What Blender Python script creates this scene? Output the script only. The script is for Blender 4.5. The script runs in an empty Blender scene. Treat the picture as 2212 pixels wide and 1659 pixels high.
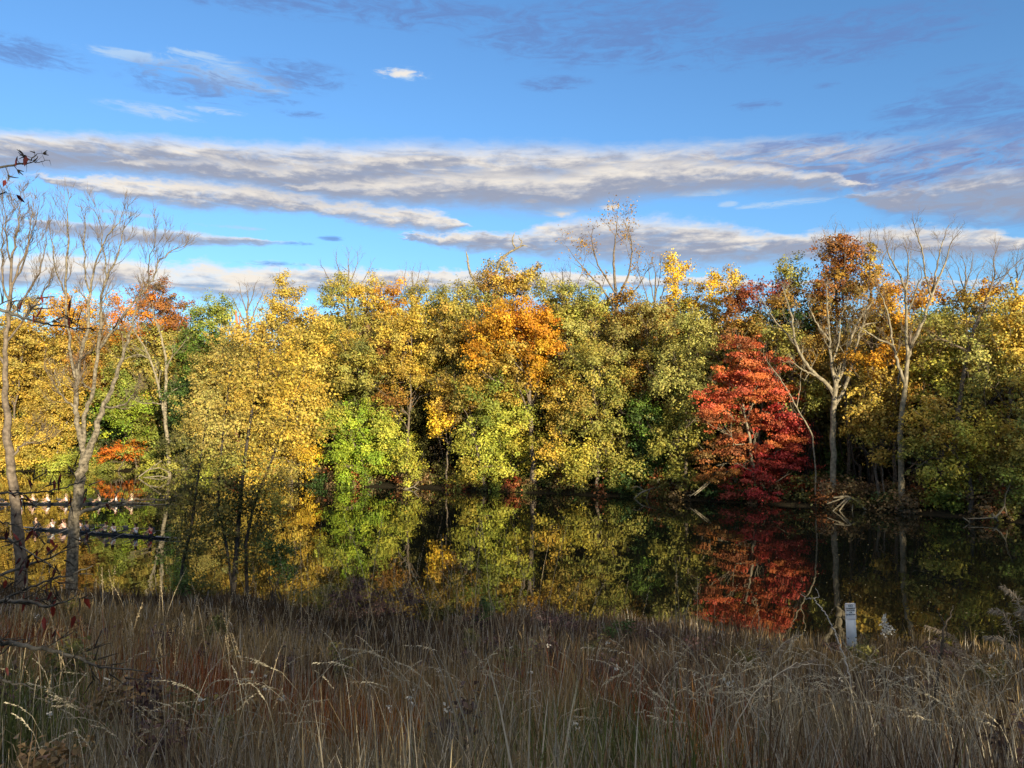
import bpy, math, random
import numpy as np
from mathutils import Vector, Matrix

S = bpy.context.scene
COL = S.collection
R = math.radians

# ------------------------------------------------------------------ camera
EYE = 8.5                      # metres above the water
FPX = 1662.6                   # focal length in the units used to read the photograph (2212 px wide)
CX, CY, HOR = 1106.0, 829.5, 911.0
PITCH = math.atan((HOR - CY) / FPX)
cam = bpy.data.cameras.new('camera')
cam.sensor_fit = 'HORIZONTAL'; cam.sensor_width = 36.0
cam.lens = 36.0 * FPX / 2212.0
cam.clip_start = 0.05; cam.clip_end = 3000.0
camo = bpy.data.objects.new('camera', cam); COL.objects.link(camo)
camo.location = (0, 0, EYE); camo.rotation_euler = (math.pi / 2 + PITCH, 0, 0)
S.camera = camo

def ray(px, py):
    u = (px - CX) / FPX; v = (CY - py) / FPX
    return (u, math.cos(PITCH) - v * math.sin(PITCH), math.sin(PITCH) + v * math.cos(PITCH))
def at(px, py, D):             # the point at depth D behind that place in the photograph
    d = ray(px, py); k = D / d[1]
    return np.array((d[0] * k, D, EYE + d[2] * k))
def ang(px, py):
    d = ray(px, py)
    return math.atan2(d[0], d[1]), math.atan2(d[2], math.hypot(d[0], d[1]))

# ------------------------------------------------------------------ light
S.view_settings.view_transform = 'Standard'
S.view_settings.look = 'None'
S.view_settings.gamma = 1.0
S.view_settings.exposure = 1.05
S.cycles.max_bounces = 6; S.cycles.diffuse_bounces = 3; S.cycles.glossy_bounces = 3
S.cycles.transmission_bounces = 3; S.cycles.transparent_max_bounces = 4
S.cycles.use_denoising = True
S.cycles.caustics_reflective = False; S.cycles.caustics_refractive = False
SUN_AZ, SUN_EL = R(28), R(10)          # behind the camera, off its shoulder
sun = bpy.data.lights.new('sun', 'SUN'); sun.energy = 4.8; sun.angle = R(0.5); sun.color = (1.0, 0.89, 0.64)
suno = bpy.data.objects.new('sun', sun); COL.objects.link(suno)
sd = Vector((-math.sin(SUN_AZ) * math.cos(SUN_EL), math.cos(SUN_AZ) * math.cos(SUN_EL), -math.sin(SUN_EL)))
suno.rotation_euler = sd.to_track_quat('-Z', 'Y').to_euler(); suno.location = (30, -60, 40)

W = bpy.data.worlds.new('World'); S.world = W; W.use_nodes = True
nt = W.node_tree; nt.nodes.clear()
def N(t, **kw):
    n = nt.nodes.new(t)
    for k, v in kw.items(): setattr(n, k, v)
    return n
def inp(s, v):
    if isinstance(v, bpy.types.NodeSocket): nt.links.new(v, s)
    else: s.default_value = v
def M(op, a, b=None, c=None, clamp=False):
    n = N('ShaderNodeMath', operation=op, use_clamp=clamp)
    for i, x in enumerate((a, b, c)):
        if x is not None: inp(n.inputs[i], x)
    return n.outputs[0]
def mixc(f, a, b):
    n = N('ShaderNodeMix', data_type='RGBA')
    inp(n.inputs[0], f); inp(n.inputs[6], a); inp(n.inputs[7], b)
    return n.outputs[2]
def sstep(x, a, b):
    n = N('ShaderNodeMapRange', interpolation_type='SMOOTHSTEP')
    inp(n.inputs[0], x); n.inputs[1].default_value = a; n.inputs[2].default_value = b
    return n.outputs[0]
tc = N('ShaderNodeTexCoord'); sp = N('ShaderNodeSeparateXYZ'); nt.links.new(tc.outputs['Generated'], sp.inputs[0])
X, Y, Z = sp.outputs
AZ = M('ARCTAN2', X, Y); EL = M('ARCSINE', Z)
def noise(sx, sy, detail=6.0, rough=0.55, off=0.0, dist=0.0):
    c = N('ShaderNodeCombineXYZ'); inp(c.inputs[0], M('MULTIPLY', AZ, sx)); inp(c.inputs[1], M('MULTIPLY', EL, sy)); c.inputs[2].default_value = off
    n = N('ShaderNodeTexNoise'); n.inputs['Scale'].default_value = 1.0; n.inputs['Detail'].default_value = detail
    n.inputs['Roughness'].default_value = rough; n.inputs['Distortion'].default_value = dist
    nt.links.new(c.outputs[0], n.inputs['Vector'])
    return n.outputs[0]
n_puff = noise(26, 62, 6, .6, 1.3, .3)
n_streak = noise(13, 85, 5, .55, 4.1, .8)
n_fine = noise(60, 170, 5, .6, 7.7, .4)
n_rag = noise(17, 75, 8, .66, 2.9, 1.4)
warp = M('MULTIPLY_ADD', M('SUBTRACT', n_puff, .5), .012, 0.0)
ELw = M('ADD', EL, warp)

sky = N('ShaderNodeTexSky', sky_type='NISHITA', sun_disc=False)
sky.sun_elevation = SUN_EL; sky.sun_rotation = math.pi - SUN_AZ
sky.altitude = 50; sky.air_density = 1.0; sky.dust_density = 0.6; sky.ozone_density = 2.0
skyc = N('ShaderNodeMix', data_type='RGBA', blend_type='MULTIPLY'); skyc.inputs[0].default_value = 1.0
nt.links.new(sky.outputs[0], skyc.inputs[6]); skyc.inputs[7].default_value = (0.66, 0.96, 1.27, 1)
SKY = skyc.outputs[2]
CS = 10.0                      # cloud radiances below are written as seen, the Background strength is 0.1

def curve(pts, lo_el, hi_el):  # elevation of a cloud edge as a function of azimuth
    n = N('ShaderNodeFloatCurve'); cu = n.mapping.curves[0]
    a = [ang(x, y) for x, y in pts]
    P = sorted(((q[0] + 0.8) / 1.6, (q[1] - lo_el) / (hi_el - lo_el)) for q in a)
    while len(cu.points) < len(P): cu.points.new(0.5, 0.5)
    for c, p in zip(cu.points, P): c.location = p; c.handle_type = 'AUTO'
    n.mapping.extend = 'HORIZONTAL'; n.mapping.update()
    inp(n.inputs['Value'], M('DIVIDE', M('ADD', AZ, 0.8), 1.6)); n.inputs['Factor'].default_value = 1.0
    return M('MULTIPLY_ADD', n.outputs[0], hi_el - lo_el, lo_el)

cur = SKY
def over(color, alpha):
    global cur
    cur = mixc(alpha, cur, color)

def ellipses(lst):
    out = None
    pv = N('ShaderNodeCombineXYZ'); inp(pv.inputs[0], AZ); inp(pv.inputs[1], EL)
    for (x, y, rx, ry) in lst:
        a, e = ang(x, y)
        m = N('ShaderNodeMapping', vector_type='TEXTURE'); nt.links.new(pv.outputs[0], m.inputs[0])
        m.inputs['Location'].default_value = (a, e, 0); m.inputs['Scale'].default_value = (rx / FPX, ry / FPX, 1)
        l = N('ShaderNodeVectorMath', operation='LENGTH'); nt.links.new(m.outputs[0], l.inputs[0])
        out = l.outputs['Value'] if out is None else M('MINIMUM', out, l.outputs['Value'])
    return M('SUBTRACT', 1.0, out)

WHITE = (0.455 * CS, 0.420 * CS, 0.375 * CS, 1)
GREY = (0.165 * CS, 0.182 * CS, 0.235 * CS, 1)
DUSK = (0.068 * CS, 0.120 * CS, 0.265 * CS, 1)
HAZY = (0.235 * CS, 0.325 * CS, 0.440 * CS, 1)
# thin white wisps
fw = ellipses([(300,125,130,14),(420,118,90,10),(330,240,120,16),(470,240,70,8),(870,160,75,18),(470,165,190,42),(260,460,95,6),(500,491,85,6),
               (25,393,30,9),(1150,434,36,9),(1210,460,50,14),(1170,492,46,12),(1570,441,30,8),(1530,416,90,10),(1690,440,120,10),(1870,415,70,12),(60,420,40,8),(1900,330,220,16)])
aw = M('MULTIPLY', sstep(M('MULTIPLY_ADD', M('SUBTRACT', n_rag, .5), 4.0, M('MULTIPLY_ADD', M('SUBTRACT', n_fine, .5), 1.2, fw)), 0.0, 1.2), sstep(fw, 0.0, .35))
over(HAZY, M('MULTIPLY', aw, .8))
fp = ellipses([(870,158,62,11),(1320,448,30,10),(1150,434,28,7),(1215,462,34,8),(1175,493,34,9)])
over(WHITE, M('MULTIPLY', sstep(M('MULTIPLY_ADD', M('SUBTRACT', n_fine, .5), 2.0, fp), 0.1, .9), .9))
# the banks, far to near:  (x, top, bottom)
BANKS = [
  dict(p=[(-300,548,612),(0,551,613),(104,554,616),(260,559,619),(390,572,628),(452,561,640),(494,572,644),(624,575,634),(728,580,626),(832,585,626),(1040,588,624),(1250,592,622),(1500,602,618),(1900,606,616),(2500,606,616)], puff=.018, lit=.26, a=1.0),
  dict(p=[(-300,455,470),(52,470,480),(130,478,505),(260,489,522),(416,504,530),(572,517,527),(660,522,525),(760,524,523),(2500,524,523)], puff=.008, lit=.62, a=.95),
  dict(p=[(-300,520,519),(840,511,509),(858,507,511),(936,502,526),(1040,500,541),(1110,506,545),(1218,476,548),(1374,473,560),(1530,482,566),(1660,504,561),(1790,502,552),(1946,494,549),(2102,494,549),(2212,515,541),(2500,520,545)], puff=.016, lit=.55, a=1.0),
  dict(p=[(-300,376,374),(20,374,376),(60,375,381),(156,382,408),(312,387,432),(520,398,450),(676,426,460),(832,445,486),(962,463,497),(1014,481,487),(1060,490,487),(2500,490,487)], puff=.014, lit=.35, a=1.0),
  dict(p=[(-300,280,360),(0,285,364),(208,294,370),(364,300,382),(520,311,398),(676,315,424),(936,314,434),(1062,316,436),(1218,319,442),(1322,322,424),(1530,311,408),(1686,303,404),(1842,302,416),(1946,301,455),(2102,284,462),(2212,274,463),(2500,260,470)], puff=.010, lit=.66, a=1.0),
  dict(p=[(-300,402,400),(560,404,402),(700,393,420),(850,384,432),(1062,373,437),(1218,376,443),(1322,353,425),(1500,349,409),(1640,358,401),(1780,376,404),(1900,394,398),(2500,398,394)], puff=.012, lit=.50, a=.85),
  dict(p=[(-300,440,436),(1780,436,432),(1860,420,440),(1960,402,458),(2100,374,463),(2212,368,464),(2500,360,470)], puff=.018, lit=.85, a=.9),
  dict(p=[(-300,352,350),(180,352,350),(300,345,366),(480,350,382),(620,362,396),(760,352,392),(900,338,366),(1000,346,352),(2500,346,344)], puff=.012, lit=.62, a=.7),
]
lo, hi = ang(1106, 700)[1], ang(1106, 200)[1]
for bi, B in enumerate(BANKS):
    top = curve([(x, t) for x, t, b in B['p']], lo, hi); bot = curve([(x, b) for x, t, b in B['p']], lo, hi)
    th = M('MAXIMUM', M('SUBTRACT', top, bot), 0.0015)
    elw = M('MULTIPLY_ADD', M('SUBTRACT', n_puff, .5), B['puff'] * 1.6, M('MULTIPLY_ADD', M('SUBTRACT', n_fine, .5), B['puff'] * .7, EL))
    t = M('DIVIDE', M('SUBTRACT', elw, bot), th)
    dens = M('MULTIPLY', sstep(t, -.36, .28), M('SUBTRACT', 1.0, sstep(t, .74, 1.18)))
    dens = M('MULTIPLY', dens, M('MULTIPLY_ADD', sstep(n_rag, .30, .58), .24, .76))
    dens = M('MULTIPLY', dens, sstep(M('SUBTRACT', top, bot), .0005, .008))
    lit = M('MULTIPLY_ADD', M('SUBTRACT', n_streak, .5), 1.15, M('MULTIPLY_ADD', M('SUBTRACT', n_puff, .5), .75, M('MULTIPLY_ADD', M('SUBTRACT', n_fine, .5), .40, t)))
    lit = sstep(lit, B['lit'] - .28, B['lit'] + .50)
    if bi == 4:                # the long bank turns blue and shaded towards one end
        f = sstep(AZ, ang(1300, 400)[0], ang(2150, 400)[0])
        lit = M('MULTIPLY', lit, M('MULTIPLY_ADD', f, -.6, 1.0))
        dens = M('MULTIPLY', dens, M('SUBTRACT', 1.0, M('MULTIPLY', f, M('SUBTRACT', .85, sstep(n_rag, .38, .62)), clamp=True)))
        g = mixc(M('MULTIPLY', f, .8), GREY, DUSK)
    else: g = GREY
    over(mixc(lit, g, WHITE), M('MULTIPLY', dens, B['a']))
# warm bright cloud added in the unseen upper sky to lift the ambient light
added_veil = M('MULTIPLY', sstep(EL, .60, .95), M('MULTIPLY_ADD', sstep(n_puff, .3, .7), .35, .55))
over((.90 * CS, .765 * CS, .55 * CS, 1), added_veil)
# thin violet patches high up
fd = ellipses([(60,115,130,34),(430,180,190,44),(640,165,150,40),(900,30,300,40),(1300,70,330,80),(1700,90,420,50),(590,215,70,18),(650,246,70,10),(500,-12,420,34),(1150,70,200,62),(1450,45,140,62),(1400,112,90,22),
               (1200,180,100,20),(1630,228,70,14),(1785,183,34,9),(1960,240,80,26),(2090,220,140,80),(2200,280,130,90),(2010,318,140,30),(1880,90,260,46),
               (715,515,36,7),(640,525,44,7),(600,570,95,7),(1760,306,330,14),(1330,95,90,26)])
ad = M('MULTIPLY', sstep(M('MULTIPLY_ADD', M('SUBTRACT', n_rag, .5), 4.2, M('MULTIPLY_ADD', M('SUBTRACT', n_fine, .5), 1.5, fd)), -.15, 1.35), sstep(fd, 0.0, .4))
over(DUSK, M('MULTIPLY', ad, .72))
bg = N('ShaderNodeBackground'); bg.inputs['Strength'].default_value = 0.1
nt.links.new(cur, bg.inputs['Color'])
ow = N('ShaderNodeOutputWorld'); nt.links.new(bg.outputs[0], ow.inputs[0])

# ------------------------------------------------------------------ helpers
def tag(o, label=None, cat=None, group=None, kind=None):
    if label: o['label'] = label
    if cat: o['category'] = cat
    if group: o['group'] = group
    if kind: o['kind'] = kind
    return o
def empty(name, loc):
    o = bpy.data.objects.new(name, None); COL.objects.link(o); o.location = tuple(loc); o.empty_display_size = .3
    return o

def material(name, color=None, rough=.8, attr=False, trans=0.0, spec=.2, bump=None, vary=0.0, vscale=6.0):
    m = bpy.data.materials.new(name); m.use_nodes = True
    t = m.node_tree; b = t.nodes['Principled BSDF']; out = t.nodes['Material Output']
    b.inputs['Roughness'].default_value = rough; b.inputs['Specular IOR Level'].default_value = spec
    src = None
    if attr:
        a = t.nodes.new('ShaderNodeAttribute'); a.attribute_name = 'Col'; src = a.outputs['Color']
    elif vary:
        tcn = t.nodes.new('ShaderNodeTexCoord'); nz = t.nodes.new('ShaderNodeTexNoise'); nz.inputs['Scale'].default_value = vscale; nz.inputs['Detail'].default_value = 6
        t.links.new(tcn.outputs['Object'], nz.inputs['Vector'])
        rp = t.nodes.new('ShaderNodeValToRGB'); t.links.new(nz.outputs[0], rp.inputs[0])
        rp.color_ramp.elements[0].position = .3; rp.color_ramp.elements[1].position = .7
        rp.color_ramp.elements[0].color = tuple(c * (1 - vary) for c in color) + (1,)
        rp.color_ramp.elements[1].color = tuple(min(1, c * (1 + vary)) for c in color) + (1,)
        src = rp.outputs[0]
        if bump:
            bp = t.nodes.new('ShaderNodeBump'); bp.inputs['Distance'].default_value = bump; t.links.new(nz.outputs[0], bp.inputs['Height']); t.links.new(bp.outputs[0], b.inputs['Normal'])
    else: b.inputs['Base Color'].default_value = tuple(color) + (1,)
    if src is not None: t.links.new(src, b.inputs['Base Color'])
    if trans:
        tr = t.nodes.new('ShaderNodeBsdfTranslucent'); t.links.new(src, tr.inputs['Color'])
        mx = t.nodes.new('ShaderNodeMixShader'); mx.inputs[0].default_value = trans
        t.links.new(b.outputs[0], mx.inputs[1]); t.links.new(tr.outputs[0], mx.inputs[2]); t.links.new(mx.outputs[0], out.inputs[0])
    return m

class MB:                      # collects quads and links them as one mesh object
    def __init__(s): s.v = []; s.f = []; s.c = []; s.n = 0
    def add(s, v, f, c=None):
        v = np.asarray(v, float).reshape(-1, 3); f = np.asarray(f, np.int64).reshape(-1, 4)
        s.v.append(v); s.f.append(f + s.n); s.n += len(v)
        s.c.append(np.broadcast_to(np.asarray(c if c is not None else (.5, .5, .5), float), (len(f), 3)))
    def build(s, name, mat, parent=None, colors=False, smooth=False):
        v = np.concatenate(s.v); f = np.concatenate(s.f)
        if parent is not None: v = v - np.array(parent.location)
        me = bpy.data.meshes.new(name)
        me.vertices.add(len(v)); me.vertices.foreach_set('co', v.astype(np.float32).ravel())
        me.loops.add(f.size); me.loops.foreach_set('vertex_index', f.astype(np.int32).ravel())
        me.polygons.add(len(f)); me.polygons.foreach_set('loop_start', np.arange(0, f.size, 4, dtype=np.int32))
        if smooth: me.polygons.foreach_set('use_smooth', np.ones(len(f), bool))
        me.update(calc_edges=True)
        if colors:
            a = me.attributes.new('Col', 'FLOAT_COLOR', 'FACE')
            c = np.concatenate(s.c); a.data.foreach_set('color', np.concatenate([c, np.ones((len(c), 1))], 1).astype(np.float32).ravel())
        if mat is not None: me.materials.append(mat)
        o = bpy.data.objects.new(name, me); COL.objects.link(o)
        if parent is not None: o.parent = parent
        return o
    def tube(s, path, rad, sides=6, c=None, cap=False):
        P = np.asarray(path, float); n = len(P)
        rad = np.broadcast_to(np.asarray(rad, float), (n,))
        T = np.gradient(P, axis=0); T /= np.linalg.norm(T, axis=1, keepdims=True) + 1e-9
        ref = np.array((0, 0, 1.)) if abs(T[:, 2].mean()) < .8 else np.array((1., 0, 0))
        U = np.cross(T, ref); U /= np.linalg.norm(U, axis=1, keepdims=True) + 1e-9
        V = np.cross(T, U)
        a = np.arange(sides) * 2 * math.pi / sides
        v = P[:, None] + rad[:, None, None] * (np.cos(a)[None, :, None] * U[:, None] + np.sin(a)[None, :, None] * V[:, None])
        i = np.arange(n - 1)[:, None] * sides; j = np.arange(sides)[None]; k = (j + 1) % sides
        f = np.stack([i + j, i + k, i + sides + k, i + sides + j], -1).reshape(-1, 4)
        s.add(v.reshape(-1, 3), f, c)
        if cap and sides == 6:
            for base in (0, (n - 1) * sides):
                s.add(v.reshape(-1, 3)[base:base + 6], [(0, 1, 2, 3), (0, 3, 4, 5)], c)
    def box(s, c, size, rz=0.0, col=None):
        x, y, z = np.asarray(size) / 2
        v = np.array([(-x,-y,-z),(x,-y,-z),(x,y,-z),(-x,y,-z),(-x,-y,z),(x,-y,z),(x,y,z),(-x,y,z)])
        ca, sa = math.cos(rz), math.sin(rz)
        v = v @ np.array([(ca, sa, 0), (-sa, ca, 0), (0, 0, 1)]) + np.asarray(c)
        s.add(v, [(0,3,2,1),(4,5,6,7),(0,1,5,4),(1,2,6,5),(2,3,7,6),(3,0,4,7)], col)

def unit(v): return v / (np.linalg.norm(v, axis=-1, keepdims=True) + 1e-9)

def leaves(mb, cen, nrm, size, col, rng, aspect=.66):
    """diamond-shaped leaves: centre, normal, size and colour for each"""
    n = len(cen)
    nrm = unit(nrm); r = rng.normal(size=(n, 3)); t = unit(np.cross(nrm, r)); b = np.cross(nrm, t)
    s = np.asarray(size).reshape(-1, 1) * np.ones((n, 1))
    a = t * s * .5; w = b * s * .5 * aspect; lift = nrm * s * .08
    v = np.stack([cen - a - lift, cen - w + a * .15 + lift, cen + a - lift, cen + w + a * .15 + lift], 1)
    mb.add(v.reshape(-1, 3), np.arange(4 * n).reshape(-1, 4), col)

PAL = {
 'brightyellow': [(.80,.50,.03),(.70,.44,.03),(.74,.40,.02)],
 'yellow':   [(.62,.41,.05),(.54,.35,.05),(.64,.38,.04),(.46,.34,.06)],
 'gold':     [(.56,.33,.04),(.47,.28,.045),(.50,.33,.05),(.38,.26,.05)],
 'tan':      [(.44,.31,.07),(.38,.27,.06),(.48,.32,.06),(.31,.24,.06)],
 'orangegold': [(.68,.32,.02),(.60,.27,.02),(.66,.38,.03),(.54,.24,.02)],
 'orange':   [(.60,.21,.018),(.54,.17,.018),(.62,.26,.02)],
 'orangered':[(.58,.15,.015),(.62,.21,.02),(.46,.11,.015)],
 'rust':     [(.34,.125,.03),(.28,.10,.03),(.42,.16,.03),(.22,.13,.04)],
 'rustgold': [(.40,.21,.035),(.46,.26,.04),(.33,.15,.03),(.29,.20,.05)],
 'rustred':  [(.26,.05,.03),(.34,.07,.03),(.18,.06,.03)],
 'deepred':  [(.30,.055,.025),(.22,.045,.022),(.36,.10,.03)],
 'red':      [(.66,.12,.05),(.58,.085,.045),(.68,.18,.05),(.50,.10,.045),(.58,.18,.05)],
 'crimson':  [(.58,.06,.048),(.40,.045,.04),(.54,.085,.05),(.36,.07,.04)],
 'redbrown': [(.36,.11,.04),(.42,.09,.035),(.30,.13,.045),(.48,.13,.04)],
 'olivegold':[(.38,.29,.05),(.31,.26,.05),(.45,.31,.045),(.25,.23,.05)],
 'olive':    [(.24,.22,.05),(.29,.26,.05),(.20,.20,.045),(.33,.27,.05)],
 'paleolive':[(.37,.33,.09),(.31,.29,.08),(.43,.36,.09),(.26,.25,.07)],
 'olivegreen':[(.19,.23,.04),(.24,.26,.045),(.15,.19,.035),(.28,.27,.05)],
 'lime':     [(.33,.42,.035),(.27,.38,.03),(.42,.45,.04),(.22,.31,.03)],
 'limeyellow':[(.50,.46,.05),(.42,.42,.05),(.56,.45,.05),(.36,.36,.05)],
 'limegold': [(.46,.37,.045),(.40,.35,.045),(.52,.38,.045)],
 'green':    [(.13,.21,.03),(.17,.25,.035),(.10,.16,.03)],
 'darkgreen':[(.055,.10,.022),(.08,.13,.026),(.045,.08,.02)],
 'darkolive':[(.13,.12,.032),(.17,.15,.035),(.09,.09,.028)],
 'wine':     [(.085,.050,.048),(.11,.062,.055),(.06,.042,.04)],
 'brown':    [(.20,.13,.06),(.15,.10,.05),(.26,.17,.07)],
}
PAL = {k: np.array(v) + np.array((0, .025, .012) if k in ('yellow','gold','tan','brightyellow','olivegold','limeyellow','limegold') else (.05, .045, .004) if k in ('olive','paleolive','olivegreen') else (0, 0, 0)) for k, v in PAL.items()}
def pick(pal, n, rng):
    p = PAL[pal]; a = p[rng.integers(len(p), size=n)]; b = p[rng.integers(len(p), size=n)]
    return a + (b - a) * rng.random((n, 1)) * .6

def crown(mb, blobs, rng, leaf=.27, dens=1.0, flat=.75, clump=.85, hollow=.55):
    """foliage: each blob (centre, radii, palette) is filled with leaf clumps"""
    for c, r, pal in blobs:
        c = np.asarray(c); r = np.asarray(r)
        area = math.pi * r[0] * r[2]
        nl = max(60, int(area * 3.0 * dens / (leaf * leaf * .33)))
        cr0 = clump * (0.5 + .5 * min(1, r[0] / 3.0))
        nc = max(8, int(area * 1.05 / (cr0 * cr0)))
        d = unit(rng.normal(size=(nc, 3)))
        k = (hollow + (1 - hollow) * rng.random(nc) ** .6) * (1 + .22 * rng.normal(size=nc))
        cc = c + d * k[:, None] * r
        cr = cr0 * rng.uniform(.35, 1.5, nc); ccol = pick(pal, nc, rng) * rng.uniform(.62, 1.22, (nc, 1))
        w = cr ** 2 * rng.uniform(.35, 1.3, nc); idx = rng.choice(nc, size=nl, p=w / w.sum())
        off = rng.normal(size=(nl, 3)) * .46
        off[:, 2] *= flat
        off[:, 2] -= .12 * (off[:, 0] ** 2 + off[:, 1] ** 2)
        pos = cc[idx] + off * cr[idx][:, None]; pos = pos + d[idx] * ((off * d[idx]).sum(1) * cr[idx] * .35)[:, None]
        nrm = unit(off) * .5 + d[idx] * .45 + np.array((0, -.15, .45)) + rng.normal(size=(nl, 3)) * .55
        col = ccol[idx] * rng.uniform(.78, 1.2, (nl, 1)) * (1 + rng.normal(size=(nl, 3)) * .05)
        leaves(mb, pos, nrm, leaf * rng.uniform(.45, 1.5, nl), np.clip(col, .005, .9), rng)

def bend(p0, p1, n, wob, rng):
    t = np.linspace(0, 1, n)[:, None]
    p = np.asarray(p0) * (1 - t) + np.asarray(p1) * t
    L = np.linalg.norm(np.asarray(p1) - np.asarray(p0))
    w = np.cumsum(rng.normal(size=(n, 3)), 0); w -= w[0] + (w[-1] - w[0]) * t
    return p + w * wob * L / n

def grow(mb, p, d, L, r, depth, rng, up=.25, spread=.75, c=None, tips=None, kids=(3, 5)):
    n = 5 if depth > 0 else 4
    P = [np.asarray(p, float)]; d = unit(np.asarray(d, float))
    for i in range(n - 1):
        d = unit(d + rng.normal(size=3) * .16 + np.array((0, 0, up * .25)))
        P.append(P[-1] + d * L / (n - 1))
    P = np.array(P); end = r * (.45 if depth > 0 else .3)
    mb.tube(P, np.linspace(r, end, n), 5 if r > .06 else (4 if r > .025 else 3), c)
    if tips is not None and depth <= 1: tips.append(P[-1]); tips.append(P[n // 2])
    if depth <= 0: return
    for k in range(rng.integers(kids[0], kids[1] + 1)):
        t = rng.uniform(.25, 1.0); i = min(int(t * (n - 1)), n - 2); q = P[i] + (P[i + 1] - P[i]) * (t * (n - 1) - i)
        ax = unit(np.cross(d, rng.normal(size=3))); a = spread * rng.uniform(.5, 1.2)
        nd = unit(P[i + 1] - P[i]) * math.cos(a) + ax * math.sin(a) + np.array((0, 0, up * .5))
        grow(mb, q, nd, L * rng.uniform(.5, .8), max(.008, r * (1 - .5 * t) * rng.uniform(.45, .65)), depth - 1, rng, up, spread, c, tips, kids)
# ------------------------------------------------------------------ terrain and water
_sp = [(-700,140),(-300,134),(0,132),(290,132),(420,118),(620,104),(700,103),(920,98),(1150,91.8),(1400,86),(1650,79),(1760,76.8),(2000,70.3),(2212,64.5),(2500,58)]
SHX = np.array([(p - CX) / FPX * d for p, d in _sp] + [75, 130, 400.]); SHY = np.array([d for p, d in _sp] + [44, 28, -40.])
SPX = np.array([p for p, d in _sp], float); SPD = np.array([d for p, d in _sp], float)
def far_shore(x): return np.interp(x, SHX, SHY)
def shoreD(px): return float(np.interp(px, SPX, SPD))
def near_shore(x): return 34.0 - .246 * np.asarray(x, float) + .8 * np.sin(np.asarray(x) * .35) + .5 * np.sin(np.asarray(x) * .9 + 1)
def ground_z(x, y):
    x = np.asarray(x, float); y = np.asarray(y, float)
    d = near_shore(x) - y
    zn = np.where(d < 0, np.maximum(-2.2, d * .35), np.where(d < 33, 6.8 * (np.clip(d, 0, 33) / 33) ** 1.35, 6.8 + (d - 33) * .02))
    zn = zn + np.where(d > 0, np.minimum(d * .1, 1) * (.10 * np.sin(x * 1.1 + y * .7) + .08 * np.sin(x * .43 - y * 1.3)), 0)
    e = y - far_shore(x)
    zf = np.where(e < 0, np.maximum(-2.2, e * .3), .13 * np.minimum(e, 2.5) + np.clip(e - 2, 0, 60) * .05)
    zf = zf + np.where(e > 0, np.minimum(e, 1) * .12 * np.sin(x * .8) * np.sin(y * .9 + x * .3), 0)
    return np.maximum(zn, zf)

def grid(xs, ys, zf):
    Xg, Yg = np.meshgrid(xs, ys); v = np.stack([Xg, Yg, zf(Xg, Yg)], -1).reshape(-1, 3)
    nx = len(xs); i = np.arange(len(ys) - 1)[:, None] * nx + np.arange(nx - 1)[None]
    return v, np.stack([i, i + 1, i + nx + 1, i + nx], -1).reshape(-1, 4)

def ground_mat():
    m = bpy.data.materials.new('earth'); m.use_nodes = True; t = m.node_tree; b = t.nodes['Principled BSDF']
    tcn = t.nodes.new('ShaderNodeTexCoord')
    def nz(sc, det=6):
        n = t.nodes.new('ShaderNodeTexNoise'); n.inputs['Scale'].default_value = sc; n.inputs['Detail'].default_value = det; t.links.new(tcn.outputs['Object'], n.inputs['Vector']); return n
    a = nz(.6); c = nz(9.0, 8)
    r1 = t.nodes.new('ShaderNodeValToRGB'); t.links.new(c.outputs[0], r1.inputs[0])
    r1.color_ramp.elements[0].position = .35; r1.color_ramp.elements[0].color = (.016, .013, .009, 1)
    r1.color_ramp.elements[1].position = .68; r1.color_ramp.elements[1].color = (.055, .038, .022, 1)
    r2 = t.nodes.new('ShaderNodeValToRGB'); t.links.new(c.outputs[0], r2.inputs[0])
    r2.color_ramp.elements[0].color = (.018, .016, .010, 1); r2.color_ramp.elements[1].color = (.05, .042, .022, 1)
    mx = t.nodes.new('ShaderNodeMix'); mx.data_type = 'RGBA'; t.links.new(a.outputs[0], mx.inputs[0]); t.links.new(r1.outputs[0], mx.inputs[6]); t.links.new(r2.outputs[0], mx.inputs[7])
    t.links.new(mx.outputs[2], b.inputs['Base Color']); b.inputs['Roughness'].default_value = .95; b.inputs['Specular IOR Level'].default_value = .05
    bp = t.nodes.new('ShaderNodeBump'); bp.inputs['Distance'].default_value = .06; t.links.new(c.outputs[0], bp.inputs['Height']); t.links.new(bp.outputs[0], b.inputs['Normal'])
    return m
g = MB()
xs = np.concatenate([np.arange(-1500, -120, 60), np.arange(-120, 100, 1.0), np.arange(100, 1501, 60)])
ys = np.concatenate([np.arange(-300, -30, 30), np.arange(-30, 60, .8), np.arange(60, 160, 1.2), np.arange(160, 260, 12), np.arange(260, 2000, 150)])
g.add(*grid(xs, ys, ground_z))
tag(g.build('ground', ground_mat(), smooth=True), 'brown leaf strewn earth of both river banks', 'ground', kind='structure')

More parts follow.
